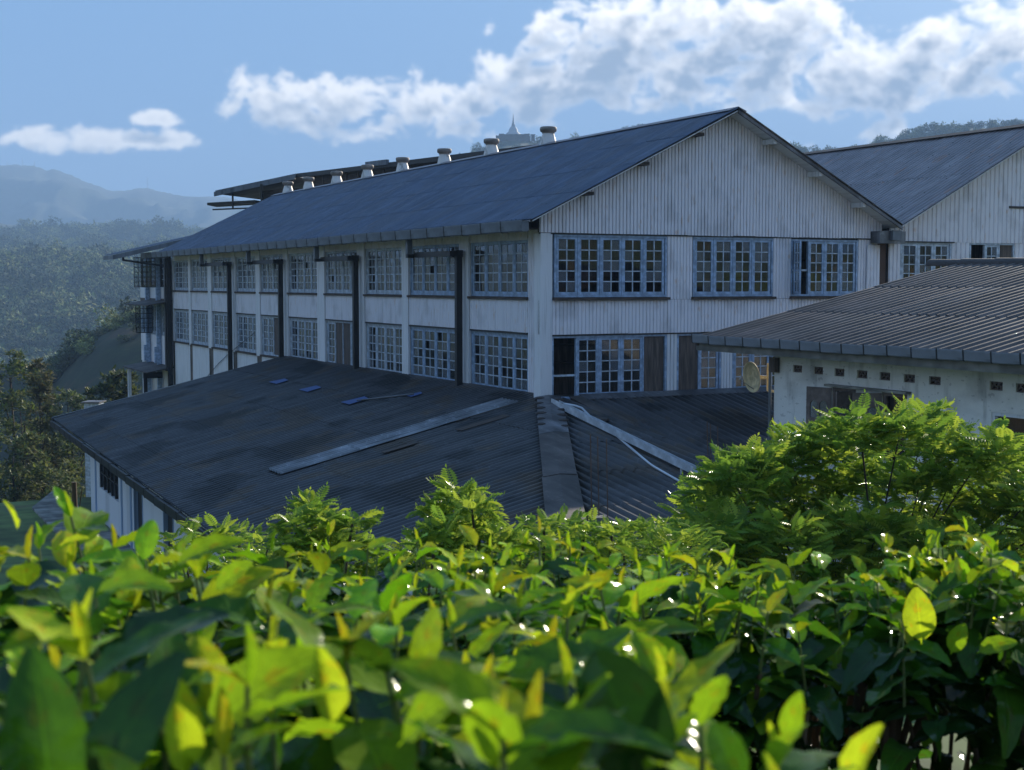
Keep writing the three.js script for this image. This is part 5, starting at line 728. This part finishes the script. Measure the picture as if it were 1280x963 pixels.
// a quaternion that points +y along dir and turns +z (upper face) as near to up as it can, with roll
function aim(dir, up, roll) { const y = dir.clone().normalize(), x = new THREE.Vector3().crossVectors(y, up); if (x.lengthSq() < 1e-6) x.set(1, 0, 0); x.normalize(); const z = new THREE.Vector3().crossVectors(x, y); const q = new THREE.Quaternion().setFromRotationMatrix(new THREE.Matrix4().makeBasis(x, y, z)); return q.multiply(new THREE.Quaternion().setFromAxisAngle(V(0, 1, 0), roll)); }
function teaBush(label, group, cx, cd, rx, rd, top, opts) {
  const { seed, shoots, size, face = 0, keep = () => true, hero = [], dense = 1 } = opts, r = rng(seed), t = thing('tea_bush', label, 'tea bush', group), gy = ground(cx, cd); t.position.set(cx, gy, -cd);
  const o = V(cx, gy, -cd), items = [], green = [], brown = [];
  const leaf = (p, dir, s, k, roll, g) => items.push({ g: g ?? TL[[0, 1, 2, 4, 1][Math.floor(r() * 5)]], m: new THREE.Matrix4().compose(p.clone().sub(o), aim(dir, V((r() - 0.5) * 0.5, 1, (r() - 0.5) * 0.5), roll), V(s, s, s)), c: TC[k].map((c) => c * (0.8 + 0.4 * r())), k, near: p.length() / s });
  for (let i = 0; i < shoots; i++) {
    let x, d, tries = 0; do { x = (r() * 2 - 1) * rx; d = (r() * 2 - 1) * rd; } while (((x / rx) ** 4 + (d / rd) ** 4 > 1 || !keep(cx + x, cd + d)) && tries++ < 40); if (tries >= 40) continue;
    const X = cx + x, Dd = cd + d, yt = top(X, Dd) + (r() - 0.5) * 0.06 + (r() < 0.07 ? 0.04 : 0), lean = V((r() - 0.5) * 0.5, 1, (r() - 0.5) * 0.5).normalize(), tip = V(X, yt, -Dd), len = 0.075 + 0.06 * r(), base = tip.clone().addScaledVector(lean, -len);
    green.push(rod(base.clone().sub(o), tip.clone().sub(o), 0.0026, 0.0014, 5)); if (r() < 0.5) brown.push(rod(base.clone().sub(o), base.clone().addScaledVector(V((r() - 0.5) * 0.6, -1, (r() - 0.5) * 0.6).normalize(), 0.25 + 0.2 * r()).sub(o), 0.004, 0.0028, 5));
    const n = 5 + Math.floor(r() * 3); let a = r() * 6.283;
    for (let j = 0; j < n; j++) {
      const q = j / (n - 1), p = tip.clone().addScaledVector(lean, -len * (1 - q) * 0.95); a += 2.4 + (r() - 0.5) * 0.5;
      const el = lerp(-0.35, 0.8, Math.pow(q, 1.3)) + (r() - 0.5) * 0.8, dir = V(Math.cos(a) * Math.cos(el), Math.sin(el), Math.sin(a) * Math.cos(el)), s = size * lerp(1.15, 0.5, q * q) * (0.75 + 0.5 * r());
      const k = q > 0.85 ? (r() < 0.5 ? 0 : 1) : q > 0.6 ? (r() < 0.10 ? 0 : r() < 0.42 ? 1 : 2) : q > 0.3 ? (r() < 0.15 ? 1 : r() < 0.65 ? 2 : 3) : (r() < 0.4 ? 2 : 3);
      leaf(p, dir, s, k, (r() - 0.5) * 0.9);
    }
    if (r() < 0.55) leaf(tip, lean, size * 0.33, 0, 0, TL[5]);
  }
  // older leaves and twigs below the plucking table
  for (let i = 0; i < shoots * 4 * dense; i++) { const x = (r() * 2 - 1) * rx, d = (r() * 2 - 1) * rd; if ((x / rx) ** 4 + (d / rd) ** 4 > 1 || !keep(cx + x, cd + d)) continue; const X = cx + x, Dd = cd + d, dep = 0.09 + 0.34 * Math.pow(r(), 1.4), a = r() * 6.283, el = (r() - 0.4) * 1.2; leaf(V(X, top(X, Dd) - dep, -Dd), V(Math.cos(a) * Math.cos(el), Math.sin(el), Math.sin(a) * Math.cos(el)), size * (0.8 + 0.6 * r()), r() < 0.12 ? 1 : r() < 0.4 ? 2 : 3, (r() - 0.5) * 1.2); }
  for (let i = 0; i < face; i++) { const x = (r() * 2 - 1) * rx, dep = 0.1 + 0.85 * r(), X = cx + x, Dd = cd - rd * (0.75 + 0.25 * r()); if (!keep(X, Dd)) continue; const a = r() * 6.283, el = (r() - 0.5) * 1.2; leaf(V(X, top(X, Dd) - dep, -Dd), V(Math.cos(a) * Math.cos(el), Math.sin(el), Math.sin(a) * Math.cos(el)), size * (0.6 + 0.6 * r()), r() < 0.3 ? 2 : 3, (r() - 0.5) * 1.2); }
  for (let i = 0; i < 26; i++) { const a = r() * 6.283, e = V(cx + Math.cos(a) * rx * 0.9 * r(), 0, -cd + Math.sin(a) * rd * 0.9 * r()); e.y = top(e.x, -e.z) - 0.12 - 0.1 * r(); const m = e.clone().sub(o).multiplyScalar(0.55).add(V((r() - 0.5) * 0.1, 0.05, (r() - 0.5) * 0.1)); brown.push(tube([V((r() - 0.5) * 0.12, -0.05, (r() - 0.5) * 0.12), m, e.clone().sub(o)], 0.005 + 0.006 * r(), 5, 5)); }
  part(t, 'stem', merge(brown), M.stemBrown, 'stuff'); part(t, 'shoot_stem', merge(green), M.stemGreen, 'stuff');
  // leaves singled out in the photograph: pixel of the leaf's base and tip, distance, tone
  for (const [x0, y0, x1, y1, d, k, face2 = 0, w = 1, gi = 0] of hero) { const a = at(x0, y0, d), b = at(x1, y1, d - 0.02 * (1 - face2)), dir = b.clone().sub(a), s = dir.length(); const toCam = a.clone().negate().normalize(), up = V(0, 1, 0).lerp(toCam, face2); items.push({ g: TL[gi], m: new THREE.Matrix4().compose(a.clone().sub(o), aim(dir, up, 0), V(s * w, s, s * w)), c: TC[k], k, near: -1 }); green.push(); }
  items.sort((p, q) => p.near - q.near);
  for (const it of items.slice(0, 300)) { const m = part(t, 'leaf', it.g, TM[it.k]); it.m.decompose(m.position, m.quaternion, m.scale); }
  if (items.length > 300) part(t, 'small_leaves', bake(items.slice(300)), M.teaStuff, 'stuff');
  return t;
}
const FRONT = 'tea bushes of the front row', SECOND = 'tea bushes of the second row';
const topFront = (x, d) => -0.242 - 0.147 * (d - 0.7) + 0.016 * Math.sin(x * 9 + d * 4) + 0.028 * clamp(-x * 2.2, -1, 1.4);
const keepFront = (x, d) => d > 0.56 && Math.abs(x) < d * 0.55 + 0.2 && x < 0.12 + 0.02 * Math.sin(d * 9) + Math.max(0, 0.9 - d) * 0.25;
teaBush('tea bush with the biggest blurred leaves, in the front row', FRONT, -0.22, 0.86, 0.42, 0.30, topFront, { seed: 101, shoots: 42, size: 0.10, keep: keepFront, dense: 1.0, hero: [
  [62, 1010, 48, 830, 0.62, 2, 0.45, 1.15, 1], [128, 985, 172, 835, 0.60, 3, 0.5, 1.0, 4], [262, 915, 378, 795, 0.72, 1, 0.45, 1.2, 0], [230, 965, 225, 850, 0.66, 0, 0.3, 0.9, 3], [415, 900, 405, 815, 0.72, 0, 0.4, 1.1, 3], [505, 925, 590, 830, 0.70, 1, 0.4, 1, 0]] });
teaBush('tea bush with a large dark drooping leaf, in the front row', FRONT, 0.04, 0.98, 0.30, 0.34, topFront, { seed: 102, shoots: 34, size: 0.095, keep: keepFront, dense: 1.0, hero: [
  [742, 815, 832, 1010, 0.66, 3, 0.6, 1.2, 2], [640, 940, 615, 855, 0.72, 2, 0.5, 1, 3], [690, 945, 745, 830, 0.66, 1, 0.2, 0.8, 3], [890, 905, 935, 990, 0.72, 2, 0.6, 1.1, 2], [1060, 985, 1090, 905, 0.72, 0, 0.4, 1, 3], [985, 925, 995, 870, 0.8, 1, 0.5, 1, 0], [560, 790, 640, 740, 0.85, 2, 0.2, 1, 0]] });
teaBush('tea bush with upright leaves against the shed wall, in the front row', FRONT, -0.62, 1.45, 0.42, 0.36, topFront, { seed: 103, shoots: 52, size: 0.098, keep: keepFront, hero: [
  [222, 705, 290, 660, 1.25, 1, 0.35, 1.1, 0], [270, 735, 310, 700, 1.2, 1, 0.5, 1.2, 2], [70, 690, 105, 665, 1.3, 0, 0.3, 1, 3], [20, 660, 12, 622, 1.3, 0, 0.3, 1, 3]] });
teaBush('tea bush behind the biggest leaves, in the front row', FRONT, -0.16, 1.50, 0.36, 0.36, topFront, { seed: 104, shoots: 50, size: 0.094, keep: keepFront });
const topSecond = (x, d) => -0.470 + 0.015 * Math.sin(x * 11) + 0.012 * Math.sin(d * 9 + x * 5) - 0.02 * (d - 2);
const keepSecond = (x, d) => Math.abs(x) < d * 0.42 + 0.1;
for (const [x, lab, seed] of [[0.13, 'tea bush at the near end of the second row, joining the front row', 111], [0.52, 'tea bush of the second row with dense young shoots over a dark hollow', 112], [0.92, 'tea bush of the second row bearing a spotted yellow-green leaf', 113]]) teaBush(lab, SECOND, x, 2.2, 0.28, 0.27, topSecond, { seed, shoots: 50, size: 0.085, keep: keepSecond, face: 300, hero: seed === 113 ? [[1152, 800, 1146, 738, 1.9, 0, 0.8, 1.35, 0], [1190, 815, 1205, 780, 1.9, 1, 0.6, 1.3, 2], [1225, 815, 1270, 795, 1.88, 1, 0.5, 1.2, 0]] : [] });
teaBush('tea bush reaching out of the second row toward the shrubs', SECOND, -0.30, 2.35, 0.34, 0.30, (x, d) => -0.475 - 0.02 * (d - 2), { seed: 114, shoots: 40, size: 0.085, keep: keepSecond, face: 40 });

renderer.render(scene, camera);
